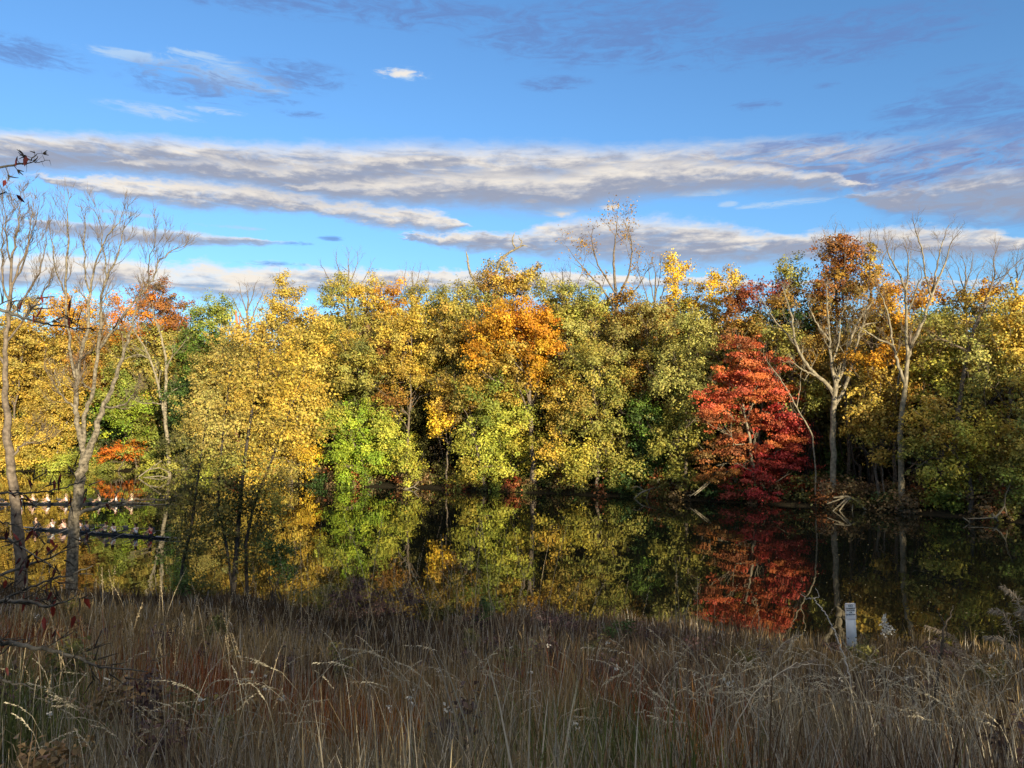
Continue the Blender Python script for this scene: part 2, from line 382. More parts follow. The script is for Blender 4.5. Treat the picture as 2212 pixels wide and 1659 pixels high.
def water_mat():
    m = bpy.data.materials.new('river water'); m.use_nodes = True; t = m.node_tree; b = t.nodes['Principled BSDF']
    b.inputs['Base Color'].default_value = (.006, .007, .005, 1); b.inputs['Roughness'].default_value = .015; b.inputs['IOR'].default_value = 1.55
    b.inputs['Specular IOR Level'].default_value = .5
    tcn = t.nodes.new('ShaderNodeTexCoord')
    def nz(sx, sy, sc, det):
        mp = t.nodes.new('ShaderNodeMapping'); mp.inputs['Scale'].default_value = (sx, sy, 1); t.links.new(tcn.outputs['Object'], mp.inputs[0])
        n = t.nodes.new('ShaderNodeTexNoise'); n.inputs['Scale'].default_value = sc; n.inputs['Detail'].default_value = det; n.inputs['Roughness'].default_value = .5
        t.links.new(mp.outputs[0], n.inputs['Vector']); return n.outputs[0]
    def mth(op, a, c):
        n = t.nodes.new('ShaderNodeMath'); n.operation = op
        for i, x in enumerate((a, c)):
            if hasattr(x, 'links'): t.links.new(x, n.inputs[i])
            else: n.inputs[i].default_value = x
        return n.outputs[0]
    calm = nz(.02, .05, 1, 2)                       # patches of smoother water
    h = mth('ADD', mth('MULTIPLY', nz(.75, .30, 1.0, 1.5), 1.0), mth('MULTIPLY', nz(.3, .16, 1.0, 1), .8))
    bp = t.nodes.new('ShaderNodeBump'); bp.inputs['Distance'].default_value = .016; t.links.new(h, bp.inputs['Height'])
    mr = t.nodes.new('ShaderNodeMapRange'); t.links.new(calm, mr.inputs[0]); mr.inputs[1].default_value = .35; mr.inputs[2].default_value = .65; mr.inputs[3].default_value = .35; mr.inputs[4].default_value = 1.0
    t.links.new(mr.outputs[0], bp.inputs['Strength']); t.links.new(bp.outputs[0], b.inputs['Normal'])
    return m
w = MB(); w.add([(-900, 10, 0), (400, 10, 0), (400, 170, 0), (-900, 170, 0)], [(0, 1, 2, 3)])
tag(w.build('water', water_mat()), 'dark still river water reflecting the autumn trees', 'water', kind='structure')

# ------------------------------------------------------------------ trees of the far bank
LEAF = material('autumn leaf', attr=True, rough=.55, trans=.22, spec=.25)
BARK = material('grey brown bark', (.15, .115, .085), vary=.5, vscale=5, bump=.03, rough=.9, spec=.1)
PALE = material('pale grey bark', (.225, .185, .125), vary=.5, vscale=3, bump=.03, rough=.9, spec=.1)
DARKB = material('dark bark', (.055, .045, .036), vary=.4, vscale=5, bump=.03, rough=.9, spec=.1)
BIRCH = material('white bark', (.60, .55, .46), vary=.3, vscale=4, rough=.8, spec=.1)
TWIG = material('brown twig', (.155, .115, .08), vary=.35, vscale=2, rough=.9, spec=.1)
seed = [100]
def RNG(): seed[0] += 1; return np.random.default_rng(seed[0])

def ground_at(px, D): 
    x = (px - CX) / FPX * D
    return np.array((x, D, float(ground_z(x, D))))
BANK = 'trees along the far bank'
def autumn(label, px, off, blobs, r=.22, leaf=.24, dens=1.0, flat=.75, bark=BARK, clump=.85, name='autumn_tree', limbs=14, cat='tree', hollow=.55, lean=0.0, deep=1.0, group=BANK):
    rng = RNG(); D = shoreD(px) + off
    base = ground_at(px, D) - np.array((0, 0, .15)); root = empty(name, base); tag(root, label, cat, group)
    bl = []
    for b in blobs:
        x, y, rx, ry, pal = b[:5]; dd = b[5] if len(b) > 5 else rng.uniform(-.6, .6)
        k = D / FPX
        bl.append((at(x, y, D + dd), (rx * k, min(max(rx, ry * .6) * k * .9, 5.0) * deep, ry * k), pal))
    mb = MB(); crown(mb, bl, rng, leaf, dens, flat, clump, hollow); mb.build('crown', LEAF, root, colors=True)
    tb = MB()
    topb = max(bl, key=lambda q: q[0][2] + q[1][2]); top = topb[0] + np.array((0, .3, topb[1][2] * .5))
    mid = base + (top - base) * .5 + np.array((rng.uniform(-.5, .5), 0, 0)); n = 12
    t = np.linspace(0, 1, n)[:, None]
    path = (1 - t) ** 2 * base + 2 * t * (1 - t) * (mid * np.array((.55, .5, .5)) + base * np.array((.45, .5, .5)) + np.array((0, 0, (top[2] - base[2]) * .12))) + t ** 2 * top
    path[1:-1] += rng.normal(size=(n - 2, 3)) * .10
    rad = r * (1 - t[:, 0] * .82); rad[0] *= 1.35
    tb.tube(path, rad, 8)
    for k in range(limbs):
        b = bl[rng.integers(len(bl))]; q = b[0] + unit(rng.normal(size=3)) * b[1] * rng.uniform(.3, .9)
        i = int(np.argmin(np.abs(path[:, 2] - (base[2] + (q[2] - base[2]) * rng.uniform(.5, .85)))))
        i = min(max(i, 2), n - 2); rr = rad[i] * rng.uniform(.3, .55)
        L = bend(path[i], q, 6, .5, rng); tb.tube(L, np.linspace(rr, .02, 6), 5)
        for m in range(2): 
            j = rng.integers(2, 5); grow(tb, L[j], L[j] - L[j - 1] + rng.normal(size=3) * .4, np.linalg.norm(q - path[i]) * .35, rr * .4, 0, rng)
    for b in bl:               # bare twig ends poking out of the crown
        for m in range(5):
            u = unit(rng.normal(size=3) * (1, .6, .5) + np.array((0, -.2, .55))); grow(tb, b[0] + u * b[1] * .75, u + np.array((0, 0, .4)), b[1][2] * .55, .022, 1, rng, .3, .6, None, None, (2, 3))
    tb.build('trunk', bark, root, smooth=True)
    return root

A = autumn
I = 'trees round the river bend'
# beyond the bend of the river
A('golden tree at the bend, behind the dark leaning trunk', 20, 5, [(30,760,60,90,'gold'),(60,690,45,45,'gold'),(0,830,60,80,'gold')], leaf=.29, group=I)
A('low bright yellow tree at the bend between two bare trunks', 95, 2, [(100,940,52,70,'yellow'),(60,985,60,40,'yellow'),(25,960,50,60,'gold'),(120,880,50,60,'gold')], leaf=.28, group=I, r=.16)
A('wide orange gold tree topping the bend behind the twiggy bare trees', 150, 8, [(165,685,70,50,'orangegold'),(150,780,85,90,'gold'),(200,760,60,90,'rustgold'),(110,850,70,80,'gold')], leaf=.29, group=I)
A('orange and rust topped tree above the pale forked trunk', 330, 9, [(335,640,42,42,'rust'),(300,690,60,60,'orange'),(372,685,50,45,'rust'),(340,760,80,70,'olivegold'),(290,800,60,70,'olivegold')], leaf=.29, group=I)
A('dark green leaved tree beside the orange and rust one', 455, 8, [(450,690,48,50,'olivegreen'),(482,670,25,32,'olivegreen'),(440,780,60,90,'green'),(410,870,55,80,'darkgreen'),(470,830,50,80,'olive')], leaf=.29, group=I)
A('lime green bushy tree behind the pale forked trunk', 300, 3, [(300,900,70,55,'lime'),(265,850,55,55,'olivegreen'),(330,955,60,45,'olivegreen')], leaf=.28, r=.14, group=I)
A('small orange spreading maple low over the water at the bend', 258, 1.0, [(255,975,46,20,'orangered'),(290,962,26,14,'orange'),(225,985,25,14,'orangered')], leaf=.26, r=.10, flat=.35, group=I)
A('shaded olive bush at the bend beside the pale forked trunk', 400, 1.0, [(400,965,45,42,'darkolive'),(430,930,40,40,'olive'),(370,1000,30,18,'olive')], leaf=.26, r=.1, name='riverside_bush', cat='bush', group=I)  # dark leaf palette stands in for the shade of the gap
A('thin white birch with yellow leaves among the golden trees', 128, 4, [(150,905,36,70,'yellow'),(135,820,30,50,'gold')], leaf=.26, r=.17, bark=BIRCH, dens=.45, name='birch_tree', group=I)
A('low lime yellow bush at the water beside the orange maple', 170, .6, [(165,995,50,24,'limeyellow'),(110,1005,40,18,'limeyellow'),(215,1008,30,12,'olivegreen')], leaf=.25, r=.06, limbs=6, name='riverside_bush', cat='bush', group=I)
# the big golden mass
A('golden tree whose narrow spire stands clear of its neighbours', 600, 7, [(610,615,20,30,'yellow'),(622,655,34,34,'yellow'),(590,690,50,40,'yellow'),(640,705,60,50,'gold'),(600,780,90,70,'gold'),(540,740,50,40,'tan')])
A('broad tan gold tree above the speckled bush', 490, 4, [(490,760,60,50,'tan'),(470,850,70,80,'tan'),(550,840,90,80,'gold'),(450,930,60,60,'tan'),(520,950,70,70,'tan')], r=.26)
A('bright yellow tree reaching the water next to the lime green one', 630, 1.5, [(640,880,70,80,'yellow'),(668,985,32,45,'brightyellow'),(600,980,70,60,'yellow'),(560,1000,60,48,'yellow'),(660,800,60,60,'yellow')], r=.26)
A('yellow and olive tree under the twiggy bare crown', 770, 9, [(735,640,48,44,'olivegold'),(795,630,42,40,'yellow'),(770,720,85,60,'olivegold'),(845,650,35,40,'orangegold'),(820,690,50,50,'gold')])
A('yellow tree overhanging the lime green one with a rust patch in it', 880, 3.5, [(880,735,70,55,'yellow'),(930,800,45,36,'yellow'),(850,800,50,34,'gold'),(832,745,26,22,'rust'),(845,860,35,26,'rustgold'),(770,790,60,55,'olivegold'),(715,735,48,48,'yellow'),(890,680,40,36,'yellow')])
A('shaded olive tree in the dark hollow behind the lime green one', 830, 8, [(820,880,95,60,'darkolive'),(900,930,50,60,'darkolive'),(740,860,50,50,'olive')])  # dark palette paints in the shade beneath the overhanging crown
A('lime green tree leaning low over its own reflection', 800, 1.2, [(775,915,48,45,'lime'),(750,990,45,55,'lime'),(800,985,60,55,'lime'),(850,945,45,45,'limeyellow'),(728,900,36,40,'limeyellow'),(815,900,45,40,'limeyellow')], r=.2, leaf=.23)
A('small yellow green tree touching the water beside the lime one', 880, .4, [(882,1012,34,38,'limeyellow'),(868,985,24,24,'limeyellow')], r=.12, leaf=.23)
A('olive gold tree behind the gap in the front row', 930, 12, [(920,650,55,40,'olivegold'),(965,680,60,55,'olive'),(1000,760,70,70,'darkolive'),(940,760,50,50,'olive')])
A('orange topped tree with a thick brown trunk in the middle', 1155, 3, [(1110,705,80,50,'orangegold'),(1165,760,48,60,'orangegold'),(1035,770,38,38,'orangegold'),(1100,770,70,45,'gold'),(1185,820,34,30,'orangegold'),(1130,680,70,30,'orangegold'),(1055,735,52,46,'orangegold'),(1150,710,56,46,'orange')], r=.42)
A('yellow green tree hanging low in front of the thick brown trunk', 1050, 1.2, [(1060,865,80,55,'olivegreen'),(1100,900,60,50,'limeyellow'),(1040,950,60,55,'limeyellow'),(1090,1000,55,44,'limeyellow'),(1015,1005,34,40,'limegold'),(1000,845,60,40,'gold'),(1140,930,40,56,'limegold'),(1165,985,40,40,'limegold'),(1130,850,54,34,'gold')], r=.24)
A('slim drooping yellow tree against the dark hollow', 968, 1.5, [(965,850,42,40,'gold'),(948,905,28,40,'brightyellow'),(985,880,34,40,'rustgold')], r=.13)
A('golden tree carrying dead antler limbs above its crown', 1085, 13, [(1090,600,52,42,'gold'),(1135,615,42,38,'gold'),(1070,640,62,40,'rustgold'),(1040,680,60,50,'olivegold')])
A('olive lime tree between the orange top and the tan twig tree', 1215, 6, [(1205,640,45,40,'olivegold'),(1240,720,50,60,'paleolive'),(1225,690,40,50,'limegold')])
A('olive gold tree right of the thick brown trunk, down to the water', 1290, 2, [(1285,800,70,70,'olivegold'),(1235,880,55,50,'gold'),(1300,900,80,70,'olive'),(1245,1000,70,42,'limegold'),(1330,1000,60,44,'olive'),(1200,975,36,36,'yellow')], r=.24)
A('rusty olive tree below the tan twig tree', 1330, 9, [(1265,655,50,40,'olive'),(1345,670,60,48,'rustgold'),(1320,750,60,60,'tan'),(1390,740,50,60,'rustgold')])
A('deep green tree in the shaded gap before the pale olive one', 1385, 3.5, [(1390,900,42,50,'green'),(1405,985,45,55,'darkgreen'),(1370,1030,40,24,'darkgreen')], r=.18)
A('round topped bright yellow tree on the skyline', 1460, 11, [(1460,588,34,34,'brightyellow'),(1466,640,40,36,'brightyellow'),(1425,700,60,50,'rustgold'),(1480,690,45,50,'olive')])
A('yellow tree with a split top beside the red crown', 1560, 10, [(1548,632,38,42,'brightyellow'),(1582,598,28,26,'yellow'),(1540,690,45,35,'gold'),(1510,720,40,40,'olive')])
A('deep red tree on the skyline behind the pale olive one', 1630, 8.5, [(1625,640,46,34,'deepred'),(1672,630,36,34,'rustred'),(1590,655,26,30,'rust'),(1600,715,50,36,'rustgold'),(1655,690,40,34,'olive')])
A('pale olive tree leaning beside the red tree', 1480, 2.2, [(1492,730,56,56,'paleolive'),(1455,820,55,60,'paleolive'),(1510,830,50,60,'paleolive'),(1495,910,48,60,'olive'),(1445,950,42,46,'olive'),(1480,1015,36,36,'olive')], r=.24)
A('big red maple in tiers down to the water', 1635, 1.6, [(1590,745,42,30,'redbrown'),(1620,775,56,36,'red'),(1580,800,40,26,'red'),(1600,835,74,36,'red'),(1665,850,64,36,'red'),(1545,865,50,30,'red'),(1530,910,34,24,'redbrown'),(1690,905,44,34,'crimson'),(1610,915,62,30,'redbrown'),(1650,950,76,26,'red'),(1545,975,38,28,'rust'),(1690,1000,54,24,'crimson'),(1635,1052,76,28,'crimson'),(1530,1020,34,20,'rust'),(1720,950,34,28,'crimson'),(1650,1000,60,40,'crimson'),(1590,960,50,34,'redbrown'),(1640,800,40,40,'red'),(1706,1048,40,26,'red'),(1580,1010,36,18,'rust')], r=.24, leaf=.19, flat=.36, dens=.95, clump=.8, bark=PALE)
A('green and rust tree with a dark narrow top', 1710, 9, [(1710,592,32,38,'olive'),(1690,650,40,40,'rustgold'),(1720,690,46,50,'darkgreen'),(1760,700,40,50,'rustgold'),(1745,780,50,60,'olive')], dens=1.1)
A('olive gold tree filling the gap beside the orange topped one', 1005, 7, [(1005,650,50,40,'olivegold'),(985,720,56,56,'gold'),(1010,800,56,56,'olivegold'),(960,740,40,44,'tan')])
A('tan olive tree between the two dark gaps of the middle bank', 1400, 7, [(1400,690,50,44,'tan'),(1420,770,50,56,'olivegold'),(1380,820,50,50,'rustgold')])
A('gold and green tree behind the red maple', 1690, 5, [(1740,850,40,56,'olive'),(1760,760,50,50,'rustgold'),(1680,740,46,40,'olivegold')])
A('tall rust orange tree rising over the pale bare tree', 1830, 9, [(1800,555,36,32,'rust'),(1845,560,36,34,'rust'),(1855,600,45,40,'rustgold'),(1800,620,38,40,'rust'),(1850,670,60,56,'rustgold'),(1888,565,13,38,'yellow'),(1905,620,30,36,'orangegold'),(1770,640,30,40,'rustgold'),(1820,520,22,20,'rust')], dens=1.15)
A('orange gold tree between the two bare trees', 1930, 6, [(1925,680,42,50,'orangegold'),(1890,720,40,40,'gold'),(1960,740,45,60,'gold')])
A('amber tree standing lower between the two bare trunks', 1890, 2.4, [(1892,775,42,36,'orangegold'),(1898,835,58,48,'gold'),(1872,900,44,36,'gold'),(1930,885,36,44,'gold'),(1848,930,22,20,'gold'),(1900,930,40,26,'gold')], r=.18)
A('thin sapling with one amber tuft beside the bare trunk', 1908, 1.6, [(1904,985,19,24,'gold'),(1908,945,10,14,'gold')], r=.09, limbs=5, name='sapling')
A('orange tree far back behind the forked bare tree', 2000, 13, [(1990,640,50,36,'orangegold'),(1975,710,60,50,'olivegold'),(2050,680,50,50,'olivegold')])
A('yellow olive tree below the fork of the bare tree', 2030, 5, [(2045,730,56,56,'olivegold'),(2010,800,50,56,'limegold'),(2065,830,56,60,'olivegold')])
A('orange crowned tree behind the dark leaning bare trunk', 2115, 12, [(2120,632,32,28,'orangegold'),(2090,655,40,34,'gold'),(2140,690,50,50,'olivegold')])
A('sunlit yellow tree at the edge of the view', 2180, 5, [(2175,675,48,56,'yellow'),(2195,760,60,70,'yellow'),(2130,780,50,60,'paleolive'),(2230,690,40,60,'gold')])
A('wide olive tree drooping over the water beside the bare trunk', 2090, 2, [(2010,925,52,56,'gold'),(2080,925,66,56,'limegold'),(2150,940,70,56,'gold'),(2055,1005,56,38,'limegold'),(2135,1015,64,46,'olivegold'),(2045,1065,42,30,'olivegreen'),(1985,985,34,40,'olive')], r=.24)
A('dusky olive tree at the very end of the bank', 2235, 1.5, [(2230,980,50,90,'olivegold'),(2240,860,56,80,'olivegold'),(2200,1050,30,36,'olivegreen')], r=.22)
A('small shaded green bush under the red maple', 1490, .8, [(1490,1040,34,18,'olive'),(1440,1052,34,14,'darkolive')], leaf=.26, r=.05, limbs=5, name='riverside_bush', cat='bush')

# ------------------------------------------------------------------ bare trees, limbs read from the photograph
def bare(label, px, D, limbs, mat=PALE, tw=(3, 5), depth=2, tl=1.0, tr=.4, name='bare_tree', cat='tree', up=.3, twig=TWIG, spread=.7, every=2, jit=1.2, sparse=None, group='bare trees', base_z=None):
    """limbs: ((px,py,width px),...) ; a branch starts on the path of an earlier one"""
    rng = RNG(); base = ground_at(px, D); root = empty(name, base - np.array((0, 0, .2))); tag(root, label, cat, group)
    tb, bb, tips = MB(), MB(), []
    k = D / FPX; used = []
    for L in limbs:
        dep = rng.uniform(-jit, jit) if used else 0.0
        P = []; Rr = []
        for i, (x, y, wd) in enumerate(L):
            f = i / max(1, len(L) - 1)
            P.append(at(x, y, D + dep * f)); Rr.append(wd * k * .5)
        if not used: P[0][2] = base[2] - .3
        else:
            allp = np.concatenate(used); P[0] = allp[np.argmin(np.linalg.norm(allp - P[0], axis=1))]
        P = np.array(P); Rr = np.array(Rr)
        t = np.arange(len(P)); tt = np.linspace(0, len(P) - 1, 4 * (len(P) - 1) + 1)
        Q = np.stack([np.interp(tt, t, P[:, c]) for c in range(3)], 1)
        for _ in range(2): Q[1:-1] = Q[1:-1] * .5 + (Q[:-2] + Q[2:]) * .25
        Q[1:-1] += rng.normal(size=(len(Q) - 2, 3)) * .035
        q = np.interp(tt, t, Rr); tb.tube(Q, q, 8 if q[0] > .1 else 6); used.append(Q)
        ln = np.linalg.norm(Q[-1] - Q[0])
        for i in range(len(Q) // 3 if len(used) > 1 else int(len(Q) * .8), len(Q), every):
            if depth < 0: continue
            dirn = unit(Q[min(i + 1, len(Q) - 1)] - Q[i - 1]); ax = unit(np.cross(dirn, rng.normal(size=3)))
            a = spread * rng.uniform(.6, 1.3)
            grow(bb, Q[i], dirn * math.cos(a) + ax * math.sin(a), tl * rng.uniform(.7, 1.4), max(.012, q[i] * tr), depth, rng, up, spread, None, tips, tw)
        grow(bb, Q[-1], Q[-1] - Q[-2], tl * 1.2, q[-1], max(depth, 0), rng, up, spread, None, tips, tw)
    tb.build('trunk', mat, root, smooth=True)
    if bb.n: bb.build('crown', twig, root, smooth=True)
    if sparse:
        pal, n, sz = sparse; lm = MB(); T = np.array(tips); idx = rng.integers(len(T), size=n)
        leaves(lm, T[idx] + rng.normal(size=(n, 3)) * .35, rng.normal(size=(n, 3)), sz * rng.uniform(.7, 1.2, n), pick(pal, n, rng), rng)
        lm.build('foliage', LEAF, root, colors=True)
    return root

D1 = shoreD(1800) + 1.6
bare('tall pale bare tree nearest the red maple, its boughs sunlit', 1799, D1, [
 [(1799,1070,14.6),(1800,1000,12.9),(1799,930,12.9),(1801,870,12.0),(1806,830,10.3)],
 [(1801,850,9.5),(1780,822,8.6),(1750,800,7.7),(1730,770,6.0),(1716,735,5.2),(1712,690,4.3),(1700,650,3.0)],
 [(1765,808,5.2),(1745,805,4.3),(1728,795,2.6)],
 [(1802,835,6.9),(1795,790,6.0),(1792,740,5.2),(1790,690,3.4),(1786,640,2.6)],
 [(1806,830,7.7),(1822,800,6.9),(1828,760,6.0),(1845,715,4.3),(1862,680,3.4),(1890,650,2.6)],
 [(1803,880,7.7),(1824,840,7.7),(1838,800,6.9),(1846,760,5.2),(1856,720,3.9),(1868,690,3.0)],
 [(1845,715,4.3),(1870,700,3.4),(1905,695,2.6),(1925,680,1.7)],
 [(1720,745,4.3),(1695,715,3.4),(1670,690,2.6),(1655,660,1.7)],
 [(1792,740,4.3),(1765,700,3.4),(1750,670,2.6)],
 [(1795,790,4.3),(1812,740,3.4),(1815,690,2.6)]], tl=1.15, depth=3, tw=(2, 4), twig=PALE)
D2 = shoreD(1945) + 1.2
bare('tall forked bare tree rising highest above the amber tree', 1945, D2, [
 [(1945,1085,13.8),(1947,1000,12.9),(1944,930,12.0),(1950,880,11.2),(1955,830,9.5),(1960,780,8.6),(1966,748,7.7)],
 [(1964,755,7.7),(1985,715,6.9),(2002,670,6.0),(2012,640,5.2),(2028,600,4.3),(2045,560,3.0),(2052,530,2.1)],
 [(1961,770,6.9),(1957,730,6.9),(1958,680,6.0),(1957,640,5.2),(1948,600,4.3),(1930,570,3.4),(1918,545,2.6)],
 [(1957,640,4.3),(1960,600,3.4),(1962,560,2.6)],
 [(1955,830,7.7),(1943,800,6.9),(1936,770,6.0),(1930,745,5.2),(1900,735,4.3),(1875,718,3.0),(1858,708,2.1)],
 [(1930,745,5.2),(1925,710,4.3),(1915,670,3.4),(1905,640,2.6)],
 [(2012,640,4.3),(2000,600,3.4),(1995,550,3.0),(1985,520,2.6),(1978,500,1.7)],
 [(2012,640,3.9),(2022,590,3.4),(2030,545,2.6),(2040,515,1.7)],
 [(1958,680,4.3),(1975,640,3.4),(1985,610,2.6)],
 [(1943,800,4.3),(1938,850,4.3)]], tl=1.3, depth=3, tw=(2, 4))
D3 = shoreD(2080) + 4
bare('dark leaning bare tree among the olive trees', 2060, D3, [
 [(2055,1060,11),(2065,930,10),(2072,870,9),(2085,790,9),(2092,750,8),(2104,710,7),(2125,665,6),(2137,630,5)],
 [(2137,630,4),(2150,590,3),(2146,565,2)], [(2137,630,4),(2160,610,3),(2175,590,2)],
 [(2090,760,5),(2060,745,4),(2040,735,3)]], mat=BARK, tl=1.5)
bare('pale thin tree leaning toward the red maple', 1757, shoreD(1757) + 1.0, [
 [(1762,1010,3.6),(1758,950,3.3),(1745,920,3.3),(1720,880,3.0),(1700,840,3.0),(1680,810,2.4),(1668,795,1.8)], [(1738,905,1.8),(1722,895,1.5),(1710,880,1.2)],
 [(1720,880,2.1),(1728,840,1.8),(1730,805,1.2)]], tl=.9, depth=1, mat=PALE, twig=PALE)
bare('sunlit pale forked trunk at the bend beside the lime green tree', 366, 121, [
 [(368,1000,8.2),(362,950,7.9),(356,902,7.5),(358,850,6.8),(360,800,6.0),(358,771,5.2),(352,740,4.5),(345,715,3.8),(335,690,3.0)],
 [(356,905,6.0),(351,876,5.6),(343,840,5.2),(336,809,4.5),(325,775,3.8),(316,757,3.4),(300,730,2.6),(291,716,2.2)],
 [(351,876,3.0),(335,870,2.2),(318,872,1.9)], [(358,860,3.0),(372,845,2.2),(390,835,1.5)], [(360,800,3.8),(368,775,3.0),(382,760,2.2)],
 [(325,775,3.0),(305,765,2.2),(290,768,1.9)]], tl=2.0, depth=2, twig=PALE)
bare('tan twig tree with few leaves standing high on the skyline', 1335, shoreD(1335) + 10, [
 [(1338,900,9),(1336,760,8),(1334,680,7),(1330,620,6),(1325,570,5),(1328,525,3),(1332,495,2)],
 [(1334,680,5),(1300,620,4),(1270,590,3),(1248,565,2)], [(1330,640,4),(1290,570,3),(1280,530,2)], [(1332,650,5),(1360,590,4),(1366,540,3),(1362,510,2)],
 [(1334,670,4),(1375,625,3),(1390,600,2)]], tl=2.0, depth=3, tw=(2, 4), sparse=('rustgold', 900, .26), mat=BARK)
bare('dead antler limbs bleached above the golden crown', 1068, shoreD(1068) + 12, [
 [(1066,760,8),(1060,690,7),(1052,640,6),(1068,600,6),(1080,560,6),(1100,545,5),(1120,534,4),(1132,530,3)],
 [(1112,538,4),(1106,522,3),(1110,508,2)], [(1124,534,3),(1128,522,2.5),(1122,515,1.5)],
 [(1052,640,6),(1035,620,5.5),(1020,600,5),(1012,580,5),(1009,552,4)]], tl=.5, depth=0, mat=PALE, twig=PALE, every=9, name='dead_tree')
bare('reddish broken snag left standing beside the spire tree', 513, shoreD(513) + 7, [
 [(516,800,8),(515,760,8),(514,715,7),(511,690,6),(509,672,3)], [(514,720,5),(518,700,4),(519,675,2)]], depth=-1, tl=.15,
 mat=material('rotten red wood', (.36, .15, .09), vary=.3, vscale=3, rough=.9), twig=PALE, name='dead_tree')
# bare crowns that only show against the sky
for lab, px, off, top, w_, by, dp in (
 ('small bare tree behind the spire tree, seen against the sky', 535, 22, 618, 40, 720, 2),
 ('wide twiggy bare crown above the yellow and olive tree', 752, 16, 553, 60, 690, 3),
 ('purplish bare twigs behind the yellow overhanging tree', 890, 18, 588, 40, 690, 2),
 ('faint bare crown behind the antler limbs', 1215, 20, 590, 45, 690, 2),
 ('broken bare stems beside the round topped yellow tree', 1415, 9, 568, 34, 720, 2),
 ('bare crown rising behind the tall rust orange tree', 1805, 15, 500, 50, 640, 3),
 ('bare crown rising behind the yellow spike of the rust tree', 1880, 14, 508, 50, 640, 2),
 ('thin bare crown behind the orange crowned tree', 2085, 18, 560, 40, 690, 2),
 ('bare crown closing the skyline over the sunlit yellow tree', 2195, 14, 560, 50, 690, 3)):
    h = by - top
    bare(lab, px, shoreD(px) + off, [
      [(px,by + 220,7),(px + 3,by,6),(px - 2,by - .45 * h,4.5),(px + 2,by - .72 * h,3),(px,top + .12 * h,1.6)],
      [(px + 2,by - .05 * h,4),(px - .45 * w_,by - .45 * h,2.6),(px - .8 * w_,by - .72 * h,1.5)],
      [(px + 2,by - .15 * h,4),(px + .4 * w_,by - .5 * h,2.6),(px + .75 * w_,by - .78 * h,1.5)],
      [(px,by - .40 * h,3),(px - .3 * w_,by - .72 * h,2),(px - .4 * w_,by - .88 * h,1.3)],
      [(px,by - .5 * h,3),(px + .25 * w_,by - .75 * h,2),(px + .35 * w_,by - .92 * h,1.3)]], tl=1.5, depth=2, mat=BARK, jit=2.5, tw=(2, 4), group='bare crowns on the skyline')

# ------------------------------------------------------------------ the wood behind the front row, and the undergrowth
rng = RNG(); mb = MB()
for i in range(250):
    px = rng.uniform(-300, 2500); D = shoreD(px) + rng.uniform(11, 30)
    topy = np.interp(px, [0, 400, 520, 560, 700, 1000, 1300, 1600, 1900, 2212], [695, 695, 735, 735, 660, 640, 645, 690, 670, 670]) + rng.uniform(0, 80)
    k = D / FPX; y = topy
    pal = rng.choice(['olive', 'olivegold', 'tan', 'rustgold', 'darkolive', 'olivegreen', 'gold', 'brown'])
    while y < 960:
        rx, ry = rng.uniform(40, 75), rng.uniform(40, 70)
        mb_b = (at(px + rng.uniform(-20, 20), y + ry, D), (rx * k, 3.0, ry * k), pal if y < 820 else rng.choice(['darkolive', 'brown', 'darkgreen']))  # lower leaves take darker palettes, understory shade put into their colour
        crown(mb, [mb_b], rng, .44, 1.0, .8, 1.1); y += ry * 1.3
tag(mb.build('woods', LEAF, colors=True), 'mixed olive and brown wood filling in behind the front trees', 'woods', kind='stuff')
mb = MB()
for i in range(320):
    px = rng.uniform(-300, 2500); D = shoreD(px) + rng.uniform(.3, 10); k = D / FPX
    c = ground_at(px, D); h = rng.uniform(.5, 1.9)
    crown(mb, [(c + np.array((0, 0, h * .5)), (rng.uniform(.8, 2.2), 1.0, h), rng.choice(['darkolive', 'darkgreen', 'brown', 'brown', 'olive', 'redbrown'] if px > 500 else ['olive', 'olivegold', 'limeyellow', 'olivegreen']))], rng, .26, .7)
tag(mb.build('undergrowth', LEAF, colors=True), 'dark low undergrowth along the far bank', 'undergrowth', kind='stuff')
# trunks standing in the dark of the wood
mb = MB()
for i in range(150):
    px = rng.uniform(420, 2300); D = shoreD(px) + rng.uniform(4, 16); b0 = ground_at(px, D)
    mb.tube(bend(b0, b0 + np.array((rng.normal() * 1.6, rng.normal(), rng.uniform(9, 16))), 7, .5, rng), np.linspace(rng.uniform(.07, .2), .04, 7), 6)
tag(mb.build('woods', DARKB), 'dim trunks standing in the shade of the wood', 'woods', kind='stuff')

# ------------------------------------------------------------------ trees behind the photographer: they cast the evening shade
rng = RNG(); mb = MB(); tb = MB()
PRO_S = [-80, -10, 3, 7, 13, 43, 61, 76, 81, 90, 140]; PRO_H = [12.6, 13.3, 14.0, 14.4, 16.6, 20.5, 22.5, 23.6, 27.8, 29.4, 32]
for s_ in np.arange(-90, 190, 3.2):
    h = float(np.interp(s_, PRO_S, PRO_H)) + rng.uniform(-1.6, .8); y = -14 + rng.uniform(-4, 3); gz = float(ground_z(s_, y))
    # leaves from the ground up
    z = gz + .5
    while z < h - .6:
        ry = min(2.6, max(.7, (h - z) * .5)); crown(mb, [(np.array((s_ + rng.uniform(-.8, .8), y, z + ry)), (2.9, 1.8, ry), 'olive')], rng, .75, .85, .9, 1.0, .2); z += ry * 1.25
    tb.tube(bend((s_, y, gz - .2), (s_, y, h - 1), 6, .4, rng), np.linspace(.25, .05, 6), 6)
tag(mb.build('woods', LEAF, colors=True), 'belt of trees behind the viewpoint shading the bank', 'woods', kind='stuff')
tag(tb.build('woods', BARK), 'trunks of the tree belt behind the viewpoint', 'woods', kind='stuff')
